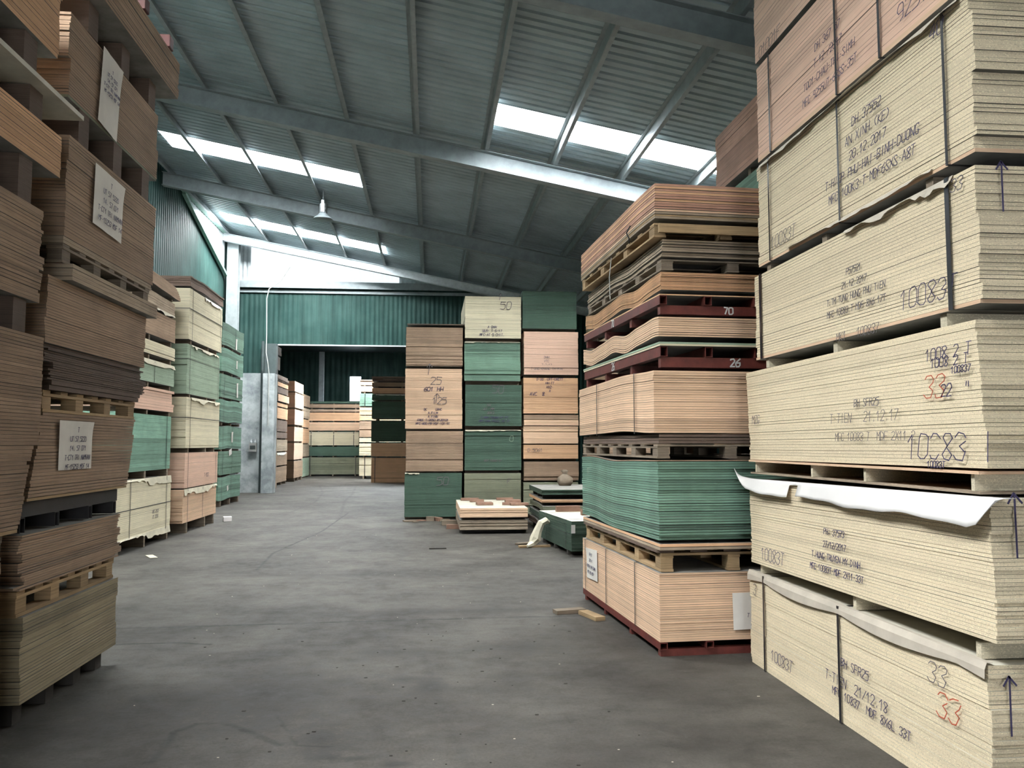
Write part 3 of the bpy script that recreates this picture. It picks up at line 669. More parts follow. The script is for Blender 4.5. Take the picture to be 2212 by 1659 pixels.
# ------------------------------------------------------------------ generic stacks
def stack(desc, x, y, W, L, items, side=1, rot=0, seed=0, parts=False, ref=None, bear=('timber_grey', (.1, .5, .9)), base=True, bear_ax='x'):
    """packs piled from the floor up; every item: (image row of its bottom, of its top, material, sheets, wording, options)"""
    rx, ry = ref or (x, y); prev = 0; zs = []; out = []
    for k, it in enumerate(items):
        a = zv(rx, ry, it[0]) if it[0] > 20 else it[0]; c = zv(rx, ry, it[1]) if it[1] > 20 else it[1]
        zs.append([max(a, .002), c])
    r = random.Random(seed)
    for k, it in enumerate(items):
        z0, z1 = zs[k]; op = dict(it[5]) if len(it) > 5 else {}
        low = z0 - prev
        if low < .02: z0 = prev+.002
        od = 'topmost' if k == len(items)-1 else ORD[k]
        dx = op.pop('dx', r.uniform(-.01, .01)); dy = op.pop('dy', r.uniform(-.02, .02)); gap = op.pop('gap', None)
        txt = op.pop('text', None); torn = op.pop('torn', None); tags = op.pop('tags', ()); dl = op.pop('dl', 0); dw = op.pop('dw', 0)
        if op.get('wave'): z1 -= max(op['wave'](-L/2+L*q/20, 1) for q in range(21))
        b_ = bundle(x+dx, y+dy, z0, z1, W+dw, L+dl, '%s, %s in %s' % (it[4], od, desc), it[2], it[3], side, rot, parts, seed=seed*50+k, **op)
        if low >= .02 and gap != 'none':
            if k == 0: bearers(x, y, .0, z0, W, L, 'under the lowest pack of '+desc, side, rot, bear[1], mat=bear[0], ax=bear_ax)
            else: bearers(x+side*.02, y+.02, prev, z0, W-.04, L-.04, 'under the %s pack of %s' % (od.replace(' up', ''), desc), side, rot, bear[1], mat=bear[0], ax=bear_ax)
        h = z1-z0
        for (fc, u, w, lines, th, wd, mt) in (txt or ()):
            off = {'-x': -(W+dw)/2-.014, '+x': (W+dw)/2+.014, '-y': -(L+dl)/2-.016}[fc]
            put_writing(b_, fc, u, w*h, off, lines, th, wd, mt, seed=k)
        for (fc, u0, u1, w, drop, mt) in (torn or ()):
            pl = {'-x': -(W+dw)/2-.004, '+x': (W+dw)/2+.004, '-y': -(L+dl)/2-.006}[fc]
            torn_strip(b_, fc, pl, u0, u1, w*h, drop, seed+k, mt)
        for (fc, u, w, tw, th, tilt, lines) in tags:
            pl = {'-x': -(W+dw)/2-.004, '+x': (W+dw)/2+.004, '-y': -(L+dl)/2-.006}[fc]
            paper_tag(b_, fc, pl, u, w*h, tw, th, tilt, lines, seed+k)
        prev = zs[k][1]; out.append(b_)
    return out

# middle block: three stacks facing the camera
YF = 17.9
A = lambda *t: list(t)
stack('the left stack of the middle block', -.545, YF, 1.22, 2.44, [
    (1117, 1022, 'deepgreen', 44, 'dark green pack marked 50', dict(text=[('-y', .2, .72, ['50'], .17, .012, 'inkdim')], torn=[('-y', -.6, -.3, 1, .02, 'tornpaper')])),
    (1018, 931, 'brown', 40, 'brown fibreboard pack', dict(dx=.02, jit=.006)),
    (926, 862, 'tan_pale', 36, 'handwritten pale tan pack', dict(text=[('-y', .05, .86, ['^'], .18, .012, 'inkdim'), ('-y', .12, .84, ['125'], .14, .012, 'inkdim'), ('-y', -.02, .62, ['DC     UVHC', 'A.FILM', 'A FIHN', 'FREE T-2050-8120101', 'MFC-600-PB-MDF-101-9T'], .045, .008, 'ink')])),
    (860, 796, 'tan_pale', 36, 'pale tan pack marked 25', dict(text=[('-y', -.10, .80, ['^'], .2, .012, 'inkdim'), ('-y', .05, .48, ['25'], .16, .012, 'inkdim'), ('-y', .0, .26, ['601 HH'], .09, .010, 'ink')], dl=.02)),
    (790, 706, 'brown', 34, 'brown fibreboard pack under a loose sheet', dict(jit=.007))], seed=11, ref=(-.545, YF), base=False)
tag(bundle(-.52, YF-.03, zv(-.545, YF, 704)+.03, zv(-.545, YF, 704)+.05, 1.26, 2.5, 'x', 'dark', 2, seed=5, name='loose_board'), 'dark loose boards lying on top of the left middle stack', 'board')
stack('the centre stack of the middle block', .725, YF-.05, 1.22, 2.44, [
    (1112, 1022, 'olive', 40, 'olive grey pack', dict(text=[('-y', .35, .75, ['F'], .1, .01, 'inkdim')])),
    (1016, 929, 'deepgreen', 44, 'plain dark green pack', dict(text=[('-y', .40, .72, ['0'], .12, .008, 'mint'), ('-y', .0, .22, ['BDT 10083 GT'], .04, .007, 'inkdim')], torn=[('-y', -.6, .6, 1, .02, 'tornpaper')])),
    (920, 831, 'deepgreen', 44, 'green pack with faint 50', dict(dx=.012, text=[('-y', .1, .8, ['50'], .17, .012, 'inkdim'), ('-y', -.1, .48, ['HH', 'AT  MM', 'W 2012'], .05, .008, 'inkdim'), ('-y', .02, .18, ['T-ANH THUAN HY KY', 'MFC-UVA PHUOC NO 2T'], .045, .008, 'ink')])),
    (822, 738, 'green', 40, 'bright green pack', dict(dx=-.01, jit=.006, torn=[('-y', -.6, .6, 1, .02, 'tornpaper')])),
    (730, 640, 'cream', 34, 'cream pack marked 50', dict(dx=0, dy=-.02, text=[('-y', .15, .92, ['^'], .12, .01, 'inkdim'), ('-y', .28, .70, ['50'], .16, .012, 'inkdim'), ('-y', -.02, .24, ['A-DHH', 'ULR-WT-S-17', 'MFC-AT-5-CHIT.'], .05, .008, 'ink')]))], seed=12, base=False)
stack('the right stack of the middle block', 2.01, YF+.0, 1.20, 2.44, [
    (1110, 1042, 'olive', 22, 'dark olive pack', {}),
    (1038, 997, 'brown', 14, 'brown board pack', dict(jit=.008)),
    (991, 961, 'tan', 16, 'tan pack with small writing', dict(text=[('-y', -.35, .5, ['D.5061'], .07, .008, 'inkdim')])),
    (958, 921, 'tan_pale', 14, 'pale tan pack', {}),
    (919, 906, 'tan_pale', 6, 'thin tan pack', {}),
    (905, 896, 'brown', 5, 'thin brown pack', {}),
    (893, 816, 'tan', 26, 'yellowish tan pack', dict(text=[('-y', -.02, .93, ['D-UUW-UYT-UVETT', 'HH-TT', 'HV2-', 'X'], .05, .008, 'ink'), ('-y', -.3, .5, ['AVC  8'], .07, .01, 'ink')])),
    (809, 716, 'pink', 36, 'pinkish tan pack', dict(text=[('-y', -.1, .38, ['DHH', 'VTC', '7-7-13', 'T-ANG-KHANG TH-MIN'], .05, .006, 'inkdim')])),
    (709, 628, 'deepgreen', 34, 'dark green pack', dict(dx=-.02, dy=.02))], seed=13, base=False)
stack('the stack right of the middle block', 3.50, 16.0, 1.22, 2.44, [
    (0.1, .55, 'brown', 20, 'brown pack', {}), (.6, 1.1, 'tan_pale', 20, 'dull cream pack', {}), (1.2, 1.75, 'brown', 22, 'brown pack', {}), (1.85, 2.4, 'oldwood', 22, 'brown pack', {}),
    (2.45, 3.05, 'brown', 24, 'brown pack', {}), (3.15, 3.75, 'oldwood', 22, 'greyish pack', {}), (3.85, 4.5, 'cream', 22, 'dull cream pack', {})], seed=14, ref=(3.50, 18.4))

# far bay
stack('the far centre stack', -6.15, 42.2, 2.62, 1.3, [
    (1025, 988, 'olive', 24, 'olive strapped pack', dict(straps=(-1.12, 1.12), strap_ax='y', strap_w=.03, band=.65)),
    (985, 965, 'deepgreen', 20, 'dark green pack', dict(lean=(.0, .0))),
    (962, 933, 'cream', 20, 'cream strapped pack', dict(straps=(-1.05, .06, 1.05), strap_ax='y', strap_w=.03, band=.93, dx=-.05)),
    (930, 912, 'tan_pale', 18, 'plain pale tan pack', {}), (909, 891, 'tan', 12, 'tan pack', {}), (889, 884, 'brown', 4, 'thin brown pack', {}), (881, 873, 'brown', 6, 'brown pack', {}), (871, 867, 'blackgreen', 3, 'thin blackish pack', {})], seed=21, bear=('timber_grey', (.08, .5, .92)), bear_ax='y')
stack('the far right stack', -2.45, 34.9, 2.5, 1.3, [
    (1042, 989, 'tan', 26, 'tan pack with one strap', dict(straps=(-1.1,), strap_ax='y', strap_w=.025)), (986, 957, 'tan', 16, 'plain tan pack', {}), (954, 909, 'blackgreen', 24, 'blackish green pack', dict(torn=[('-y', .3, 1.2, 1, .08, 'paper')])),
    (904, 867, 'deepgreen', 20, 'dark green pack', {}), (864, 852, 'deepgreen', 7, 'thin green pack', dict(torn=[('-y', -1.1, 1.1, 1, .03, 'paper')])), (850, 838, 'tan', 8, 'tan pack', {}), (835, 826, 'brown', 5, 'thin brown pack', dict(jit=.02)), (823, 813, 'dark', 5, 'dark ragged pack', dict(jit=.03, torn=[('-y', -.8, .8, .4, .04, 'paper')]))],
    seed=22, bear=('timber_grey', (.08, .5, .92)), bear_ax='y')
stack('the narrow stack beside the bright window', -3.25, 38.5, 2.5, 1.3, [
    (1028, 988, 'cream', 20, 'cream strapped pack', dict(straps=(-1.0,), strap_ax='y', strap_w=.03)), (984, 958, 'cream', 14, 'cream pack', {}), (955, 946, 'cream', 5, 'thin cream pack', {}), (944, 910, 'brown', 16, 'brown pack', {}), (908, 898, 'tan', 6, 'thin tan pack', {}), (896, 880, 'tan', 9, 'tan pack', {}),
    (877, 850, 'green', 14, 'dull green pack', dict(straps=(-1.0,), strap_ax='y', strap_w=.03)), (846, 834, 'tan', 6, 'tan pack', {}), (832, 820, 'brown', 5, 'brown pack', dict(jit=.03))], seed=23, bear=('timber_grey', (.08, .5, .92)), bear_ax='y')
stack('the stack behind the plastered pillar', -5.62, 28.75, 1.22, 2.44, [
    (1053, 992, 'brown', 34, 'brown pack', {}), (987, 931, 'oldwood', 34, 'dull brown pack', dict(band=.75)), (925, 870, 'brown', 30, 'brown pack', {}), (864, 823, 'deepgreen', 22, 'green pack', {}), (821, 800, 'dark', 10, 'dark pack', {}),
    (799, 772, 'dark', 12, 'dark leaning pack', dict(dx=.06)), (769, 752, 'dark', 7, 'dark ragged pack', dict(dx=.1, jit=.03))], side=-1, seed=24, ref=(-5.62, 31.1))
stack('the second stack behind the pillar', -5.85, 32.3, 1.22, 2.44, [
    (1038, 1006, 'brown', 16, 'brown pack', {}), (1003, 977, 'brown', 12, 'brown pack', dict(torn=[('+x', -1, 1, 1, .08, 'paper')])), (974, 950, 'oldwood', 12, 'ragged brown pack', dict(jit=.02)), (947, 935, 'dark', 6, 'thin dark pack', {}), (933, 910, 'dark', 10, 'dark pack', {}),
    (907, 885, 'tan', 10, 'tan pack', {}), (882, 875, 'tan', 4, 'thin tan pack', {}), (872, 858, 'tan_pale', 6, 'pale pack', dict(dx=.05)), (855, 843, 'dark', 6, 'dark pack', {}), (841, 833, 'tan', 4, 'thin tan pack', {}), (830, 818, 'dark', 5, 'dark ragged pack', dict(jit=.03))], side=-1, seed=25, ref=(-5.85, 34.7))
stack('the third stack behind the pillar', -5.75, 35.9, 1.22, 2.44, [
    (1033, 996, 'brown', 18, 'brown pack', {}), (993, 957, 'pink', 20, 'pinkish brown pack', {}), (953, 922, 'pink', 20, 'pinkish pack', {}), (917, 884, 'pink', 20, 'pinkish pack', {}), (880, 848, 'pink', 20, 'pinkish pack', {}), (845, 823, 'pink', 12, 'pinkish pack', dict(dx=-.02))], side=-1, seed=26)
stack('the fourth stack behind the pillar', -5.95, 39.2, 1.22, 2.44, [
    (1031, 990, 'mint', 18, 'mint green pack', {}), (987, 960, 'oldwood', 12, 'grey pack', {}), (957, 925, 'tan', 14, 'tan pack', {}), (922, 905, 'tan', 8, 'tan pack', {}), (902, 880, 'oldwood', 9, 'ragged grey pack', dict(jit=.03)), (876, 850, 'brown', 10, 'brown pack', {})], side=-1, seed=27)

# left row beyond the dark stacks
stack('the all-green stack by the wall corner', -5.33, 21.7, 1.22, 2.44, [
    (1084, 1030, 'lightgreen', 30, 'wavy light green pack with hanging tag', dict(wave=waver(.012, 1, 2.2), straps=(-.9, .1), strap_w=.012, tags=[('+x', -.25, .5, .14, .14, .3, ())])),
    (1027, 975, 'green', 30, 'dull green pack', dict(straps=(-.9, .1), strap_w=.012, tags=[('+x', -.1, .95, .3, .16, .2, ())])),
    (971, 918, 'lightgreen', 30, 'wavy green pack with tag', dict(wave=waver(.014, 2, 2.0), straps=(-.9, .1), strap_w=.012, tags=[('+x', .1, .55, .16, .28, 0, ())])),
    (912, 860, 'lightgreen', 30, 'striped light green pack', dict(wave=waver(.014, 0, 2.3), straps=(-.9,), strap_w=.012)),
    (857, 806, 'green', 30, 'greyish green pack with pointed tag', dict(straps=(-.9,), strap_w=.012, tags=[('+x', .55, .45, .16, .4, .1, ())])),
    (801, 748, 'lightgreen', 30, 'green pack with small tag', dict(wave=waver(.012, 3, 2.0), tags=[('+x', .4, .5, .12, .22, 0, ())])),
    (744, 693, 'green', 28, 'olive green pack with white tag', dict(wave=waver(.01, 3, 2.0), straps=(.2,), strap_w=.012, tags=[('+x', .3, .3, .16, .3, 0, ())]))], side=-1, seed=31, ref=(-5.33, 21.7))
stack('the strapped stack with bent top boards', -4.38, 15.4, 1.25, 2.30, [
    (1131, 1058, 'tan_pale', 26, 'pale tan pack with folded paper', dict(straps=(-.9, .1), strap_w=.014, torn=[('+x', -1.12, 1.15, 1, .09, 'tornpaper')])),
    (1055, 978, 'pink', 30, 'pinkish pack', dict(straps=(-.98, .98), strap_w=.014, text=[('+x', .3, .25, ['T-1052.'], .07, .007, 'inkdim')])),
    (968, 857, 'cream', 36, 'olive cream pack', dict(straps=(-.95,), strap_w=.014, band=.6, torn=[('+x', -.9, 1.15, 1, .08, 'tornpaper')], dl=.05)),
    (850, 742, 'mint', 34, 'mint green pack', dict(straps=(-1.0, 1.02), strap_w=.014, band=.7, torn=[('+x', -.9, 1.0, 1, .06, 'tornpaper')])),
    (732, 622, 'cream', 32, 'cream pack', dict(straps=(-1.0, 1.03), strap_w=.014, band=.6, torn=[('+x', -.2, 1.0, 1, .05, 'paper')], dl=.06)),
    (618, 592, 'dark', 7, 'warped dark boards', dict(wave=waver(.012, 2, 1.9), dl=.1, jit=.012))], side=-1, seed=32, bear=('timber_grey', (.1, .62, .9)))
stack('the ragged stack behind the dark left stacks', -4.45, 12.35, 1.25, 2.50, [
    (1138, 1027, 'cream', 32, 'cream pack', dict(straps=(-.7, 1.0), strap_w=.016, band=.5, torn=[('+x', -1.2, 1.24, 1, .09, 'tornpaper'), ('+x', -1.2, 1.24, .03, .08, 'tornpaper')], text=[('+x', .45, .35, ['ABC 2102', 'KT 2018'], .05, .006, 'inkdim')])),
    (1012, 900, 'lightgreen', 14, 'green pack of thick layers', dict(straps=(1.0,), strap_w=.016, dx=-.02)),
    (891, 846, 'pink', 8, 'pinkish brown pack', dict(jit=.012)),
    (836, 794, 'mint', 14, 'paper-topped grey pack', dict(straps=(.2,), strap_w=.014, torn=[('+x', -1.2, 1.24, 1.04, .06, 'tornpaper')])),
    (781, 754, 'cream', 10, 'thin cream pack', dict(jit=.008)),
    (742, 692, 'brown', 9, 'brown pack', dict(jit=.01)),
    (688, 655, 'oldwood', 6, 'weathered board pack', dict(jit=.02, wave=waver(.012, 1, 2), torn=[('+x', -1.2, 1.2, .1, .08, 'tornpaper')])),
    (650, 610, 'brown', 7, 'dark warped board pack', dict(jit=.03, wave=waver(.03, 2.2, 2.6), dl=.1, lean=(-.1, 0)))], side=-1, seed=33, ref=(-4.45, 14.85), bear=('timber_grey', (.05, .5, .95)))

# ------------------------------------------------------------------ dark stacks at the left edge
LX = -2.3
def lb(y0, y1, z0, z1, mat, n, label, seed, **k):
    tags = k.pop('tags', ()); x = k.pop('x', LX)
    b_ = bundle(x, y0, z0, z1, 2.44, y1-y0, label, mat, n, side=-1, parts=True, seam=.0018, seed=seed, **k)
    for (y, z, w, h, tl, lines) in tags:
        t_ = paper_tag(b_, '+x', 1.22+.012, y-(y0+y1)/2, z-z0, w, h, tl, lines, seed)
    return b_
TG = ['T', 'UT 57 5220', '14. 57 071', 'T-CTY TRI NAMHAN', 'MF-15253 MDF 14']
bearers(LX-.07, 5.10, 0, .135, 2.3, 1.34, 'under the olive-brown pack at left', side=-1, pos=(.05, .36, .66, .93), w=.11, mat='blackrubber')
lb(5.04, 6.48, .137, .625, 'olivebrown', 26, 'dull olive-brown pack, lowest in the second stack from the left', 41, jit=.006)
pallet(LX-.02, 5.0, .628, .775, 2.4, 1.44, 'worn wooden pallet under the brown pack near the floor at left', side=-1, nx=3, ny=4, seed=41)
lb(4.98, 6.47, .780, 1.095, 'brown', 22, 'dark brown pack with empty steel skid above it, at left', 42, jit=.010, step=.35)
skid(LX-.02, 4.98, 1.100, 1.275, 2.36, 1.5, 'dark steel skid above the dusty brown pack at left', side=-1, mat='blacksteel')
lb(5.10, 6.66, 1.28, 1.80, 'brown', 26, 'brown pack carrying a square white tag, at mid height at left', 43, jit=.006, lean=(0, .16), tags=[(5.62, 1.60, .50, .31, .0, TG)], botmat='timber')
pallet(LX-.02, 5.22, 1.802, 1.935, 2.4, 1.55, 'pale wooden pallet above the tagged brown pack at left', side=-1, nx=3, ny=4, seed=43)
for q, (dz, dy) in enumerate(((0, 0), (.032, .03))):
    mb = MB(); mb.box(-1.2, 1.2, -.77, .77, 0, .028, .4); o = mb.build('loose_board', M['dark'], None, (LX-1.2, 6.02+dy, 1.938+dz)); tag(o, 'dark spacer board lying on the pale pallet at left', 'board', 'spacer boards on the pale left pallet')
lb(5.22, 6.88, 2.00, 2.215, 'dark', 16, 'dark red-brown pack of slipped thin boards at left', 44, jit=.014, step=.4)
lb(5.17, 6.90, 2.218, 2.63, 'brown', 24, 'smooth brown pack above the slipped dark one, at left', 45, jit=.004)
lb(5.38, 7.00, 2.635, 2.74, 'oldwood', 4, 'thick brown planks jutting out below the upper left pallet', 46, jit=.006, x=LX+.05)
pallet(LX, 5.36, 2.742, 2.865, 2.4, 1.6, 'dusty wooden pallet high in the second stack from the left', side=-1, mat='timber_grey', nx=3, ny=4, seed=46)
for q in range(2):
    mb = MB(); mb.box(-1.2, 1.2, -.82, .82, 0, .02, .5); o = mb.build('loose_board', M['oldwood'], None, (LX-1.2, 6.18, 2.868+.022*q)); tag(o, 'thin board on the high dusty pallet at left', 'board', 'thin boards on the high dusty pallet')
lb(5.37, 7.04, 2.915, 3.57, 'brown', 32, 'brown pack with tilted square white tag, third from the top at left', 47, jit=.005, tags=[(6.02, 3.30, .52, .42, -.04, TG)])
bearers(LX, 5.37, 3.572, 3.80, 2.44, 1.65, 'above the brown pack with the tilted tag', side=-1, pos=(.14, .5, .86), w=.16, mat='dark')
lb(5.35, 7.05, 3.80, 4.36, 'brown', 30, 'brown pack with tall narrow white tag, second from the top at left', 48, jit=.005, tags=[(5.97, 4.08, .34, .55, -.10, TG)], botmat='olive')
bearers(LX, 5.35, 4.362, 4.58, 2.44, 1.7, 'above the brown pack with the narrow tag', side=-1, pos=(.2, .55, .9), w=.16, mat='dark')
lb(5.25, 7.23, 4.585, 4.90, 'brown', 14, 'brown pack jutting out at the top of the second stack from the left', 49, jit=.006, x=LX+.10, botmat='brown')
for y in (6.35, 6.95):
    mb = MB(); mb.box(-1.2, 1.2, -.05, .05, 0, .10); mb.box(1.2, 1.203, -.045, .045, .005, .095)
    tag(mb.build('steel_beam', M['redsteel'], None, (LX-1.1+.02, y, 4.902)), 'red steel beam end on top of the second stack from the left', 'beam', 'beam ends on the left stack')

LY = 3.45
def l0(y1, z0, z1, mat, n, label, seed, **k): return lb(LY, y1, z0, z1, mat, n, label, seed, x=-2.2, **k)
l0(4.55, .10, 1.00, 'brown', 30, 'dark brown pack low in the stack cut by the left edge', 51, jit=.006)
bearers(-2.2, LY, 0, .098, 2.44, 1.1, 'under the stack cut by the left edge', side=-1, mat='dark')
pallet(-2.22, LY, 1.003, 1.13, 2.4, 1.15, 'weathered pallet at the left edge of the frame', side=-1, mat='timber_grey', seed=51)
l0(4.78, 1.135, 1.60, 'brown', 22, 'tan-brown pack just above the left edge pallet', 52, jit=.006, lean=(0, .14), botmat='timber')
l0(4.93, 1.602, 2.215, 'brown', 32, 'tall brown pack at eye level at the left edge', 53, jit=.006)
bearers(-2.22, LY, 2.218, 2.40, 2.4, 1.4, 'above the eye-level pack at the left edge', side=-1, w=.14, mat='dark')
l0(4.86, 2.40, 2.93, 'brown', 28, 'brown pack at the left edge below the thick beams', 54, jit=.008, step=.3)
bearers(-2.22, LY, 2.933, 3.18, 2.4, 1.4, 'below the streaked pack at the left edge', side=-1, w=.15, mat='dark')
l0(5.05, 3.18, 3.43, 'tan', 14, 'streaked tan pack at the left edge', 55, jit=.005)
bearers(-2.22, LY, 3.433, 3.60, 2.4, 1.5, 'under the grey slab at the left edge', side=-1, w=.15, mat='dark')
mb = MB(); mb.box(-1.2, 1.2, -.88, .88, 0, .028, .6); tag(mb.build('loose_board', M['facepale'], None, (-3.35, 4.35, 3.602)), 'pale grey board jutting out of the stack at the left edge', 'board')
bearers(-2.22, LY, 3.632, 3.87, 2.4, 1.4, 'under the topmost pack at the left edge', side=-1, w=.15, mat='dark')
l0(4.97, 3.87, 4.55, 'tan', 24, 'topmost tan-brown pack at the left edge', 56, jit=.006, step=.3)

# unseen stack added beside the camera to shade the floor, continuing the row
for k, (a, c) in enumerate(((.1, 1.5), (1.6, 3.0), (3.1, 4.6))):
    bundle(-2.35, .75, a, c, 2.44, 2.5, 'unseen brown board pack added for shade beside the camera, %s of its stack' % ('lowest', 'middle', 'topmost')[k], 'brown', 40, side=-1, seed=90+k)
    bearers(-2.37, .8, a-.1 if k == 0 else a-.098, a-.002, 2.4, 2.4, 'below the %s unseen pack added for shade beside the camera' % ('lowest', 'middle', 'topmost')[k], side=-1, mat='dark')

# ------------------------------------------------------------------ second right stack: loose piles, skids and pallets
R2 = math.radians(3.3); X2, Y2 = 1.74, 6.25
def z2(v): return zv(X2, Y2, v)
def d2(dx, dy):                                             # offset along the stack's own axes
    return X2+math.cos(R2)*dx-math.sin(R2)*dy, Y2+math.sin(R2)*dx+math.cos(R2)*dy
SR = 'in the second right stack'
def loose(dx, dy, z0, z1, n, W, L, mat, label, group, wave=None, jit=.006, step=.25, seed=0, name='fibreboard_sheet', mats=None, nseg=26, face='face', seam=.0032):
    """unstrapped sheets, every one an object of its own"""
    r = random.Random(seed); x, y = d2(dx, dy); R = Matrix.Rotation(R2, 3, 'Z'); c = R @ Vector((W/2, L/2, 0))
    for i, (a, b_, jx, jy, tn) in enumerate(layout(n, z1-z0, r, jit, step, seam)):
        mb = MB(); t = (i+.5)/n; m_ = mats[i] if mats and mats[i] else mat
        sheet(mb, W, L, 0, b_-a, jx, jy, tn, wave, t, nseg)
        o = mb.build(name, [M[m_], M[face]], None, (x+c.x, y+c.y, z0+a), R2)
        tag(o, label, 'board', group)
skid(*d2(-.01, 0), 0, .108, 1.22, 2.42, 'red steel skid on the floor under the second right stack', rot=R2)
p = bundle(X2, Y2, .110, .628, 1.22, 2.44, 'tan fibreboard pack with three black straps and white tags, lowest '+SR, 'tan_pale', 30, rot=R2, parts=True, seam=.0018, jit=.0035, seed=61, straps=(-.62, .28, 1.08), strap_w=.014)
paper_tag(p, '-x', -.615, .80, .30, .42, .30, -.05, ['UFH-T', '20/5-1', 'T-XUYEN VINH GUAN', 'MFC 406 MDF'], 3)
paper_tag(p, '-y', -1.225, .22, .22, .50, .28, .02, ['A', '25/5', 'T BON-TRI-HAI', 'MDF 406 SS'], 4)
pallet(*d2(.02, .02), .632, .775, 1.18, 2.36, 'yellowish wooden pallet under the green sheets', rot=R2, ny=5, nx=3, deck=9, seed=61)
for k in range(5):
    x, y = d2(.06+.27*k, .03); mb = MB(); mb.box(-.07, .07, 0, 2.32, 0, .022, .4); tag(mb.build('spacer_slat', M['dark'], None, (x, y, .777), R2), 'dark spacer slat between yellowish pallet and green sheets', 'slat', 'spacer slats under the green sheets')
loose(0, -.02, .801, .850, 2, 1.22, 2.44, 'oldwood', 'pinkish plywood sheet right beneath the loose green sheets', 'plywood sheets beneath the green pile', seed=62, name='plywood_sheet', mats=['oldwood', 'tan'])
loose(-.005, -.01, .851, 1.450, 30, 1.22, 2.44, 'lightgreen', 'loose wavy green fibreboard sheet in the green pile '+SR, 'loose green sheets', step=.35, wave=waver(.012, -1.1, 2.3), jit=.006, seed=63)
loose(-.005, .0, 1.452, 1.463, 1, 1.22, 2.42, 'brown', 'brown cover sheet lying on the green sheets', 'cover', wave=waver(.012, -1.1, 2.3), seed=64)
pallet(*d2(.0, .01), 1.497, 1.605, 1.20, 2.40, 'weathered grey pallet standing on the green sheets', rot=R2, mat='timber_grey', ny=5, deck=8, seed=64)
loose(.01, .0, 1.608, 1.684, 3, 1.2, 2.42, 'dark', 'dark worn board on the weathered grey pallet', 'dark boards on the weathered pallet', wave=waver(.002, 1, 1.4), jit=.010, seed=65, name='worn_board')
p = bundle(*d2(-.03, -.01), 1.692, 2.175, 1.22, 2.44, 'wavy tan fibreboard pack with two black straps '+SR, 'tan_pale', 26, rot=R2, parts=True, seam=.002, jit=.0055, seed=66, straps=(-.76, .45), strap_w=.016, wave=waver(.010, 1.9, 2.5), nseg=22)
skid(*d2(.02, .0), 2.205, 2.365, 1.22, 2.42, 'red steel skid stencilled 26, right above the wavy strapped tan pack', rot=R2, num='26')
loose(.02, -.01, 2.368, 2.402, 2, 1.22, 2.46, 'mint', 'flat greenish base board on the skid numbered 26', 'base boards on the skid numbered 26', seed=67, jit=.003, mats=['cream', 'mint'])
loose(.02, .0, 2.404, 2.560, 9, 1.22, 2.44, 'tan_pale', 'loose wavy tan sheet on the skid numbered 26', 'wavy tan sheets on the skid numbered 26', wave=waver(.020, .7, 1.15), jit=.004, seed=68, nseg=34)
skid(*d2(.02, .0), 2.622, 2.765, 1.22, 2.42, 'higher red steel skid, holding up the wavy orange-brown sheets', rot=R2, num='70')
loose(.03, .0, 2.768, 2.782, 1, 1.24, 2.46, 'tan', 'flat tan base board on the skid numbered 70', 'base board on the skid numbered 70', seed=69, jit=.003)
loose(.05, .02, 2.784, 2.925, 12, 1.22, 2.42, 'orange', 'loose wavy orange-brown sheet on the skid numbered 70', 'wavy orange-brown sheets', wave=waver(.017, 1.6, 1.30), jit=.005, seed=70, nseg=34)
pallet(*d2(.06, .04), 2.975, 3.06, 1.20, 2.34, 'broken old pallet above the orange-brown sheets', rot=R2, mat='timber_grey', ny=5, deck=8, seed=70)
loose(.07, .06, 3.063, 3.20, 7, 1.20, 2.38, 'oldwood', 'loose weathered sheet between the two old pallets '+SR, 'weathered sheets between the old pallets', wave=waver(.011, .2, 1.5), jit=.014, step=.5, seed=71)
pallet(*d2(.0, .03), 3.235, 3.345, 1.20, 2.36, 'old pallet with solid end beam under the top sheets '+SR, rot=R2, mat='timber', ny=4, deck=8, seed=72)
x, y = d2(.02, -.01); mb = MB(); mb.box(0, 1.18, -.03, .0, 0, .07, .7); tag(mb.build('end_plank', M['timber'], None, (x, y, 3.258), R2), 'long pale plank along the end of the uppermost pallet', 'plank')
loose(.0, .0, 3.348, 3.63, 14, 1.22, 2.44, 'redbrown', 'loose reddish brown sheet in the topmost pile '+SR, 'topmost reddish sheets', wave=waver(.014, 2.6, 3.4), jit=.004, seed=73, nseg=20, mats=['oldwood', 'timber', 'oldwood', 'tan_pale', 'redbrown', 'redbrown', None, 'tan', None, None, 'tan', None, 'tan', 'redbrown'])
# loose string and strap ends dangling
mb = MB(); x, y = d2(-.03, .55); mb.tube([(x, y, 3.46), (x-.03, y+.02, 3.40), (x-.02, y-.03, 3.34), (x-.01, y+.01, 3.31)], .006, 6); tag(mb.build('loose_strap_end', M['strap'], None), 'black strap end dangling from the topmost reddish sheets', 'strap')
mb = MB(); x, y = d2(-.012, 1.25); mb.tube([(x+.01, y, 3.34), (x-.01, y, 3.15), (x, y+.02, 2.95)], .004, 6); tag(mb.build('hanging_string', M['cable'], None), 'pale string hanging beside the old pallets at right', 'string')
# neighbour to its right
stack('the tall stack behind the front right one', 3.14, 6.75, 1.22, 2.2, [
    (.1, .7, 'tan', 24, 'tan pack', {}), (.8, 1.5, 'brown', 24, 'brown pack', {}), (1.6, 2.3, 'tan', 24, 'tan pack', {}), (2.4, 3.2, 'green', 24, 'green pack', {}), (3.3, 4.28, 'green', 34, 'green pack', {}),
    (4.36, 4.98, 'redbrown', 13, 'brown pack jutting above', dict(dy=-.35, dl=.1, dx=-.02))], seed=74)

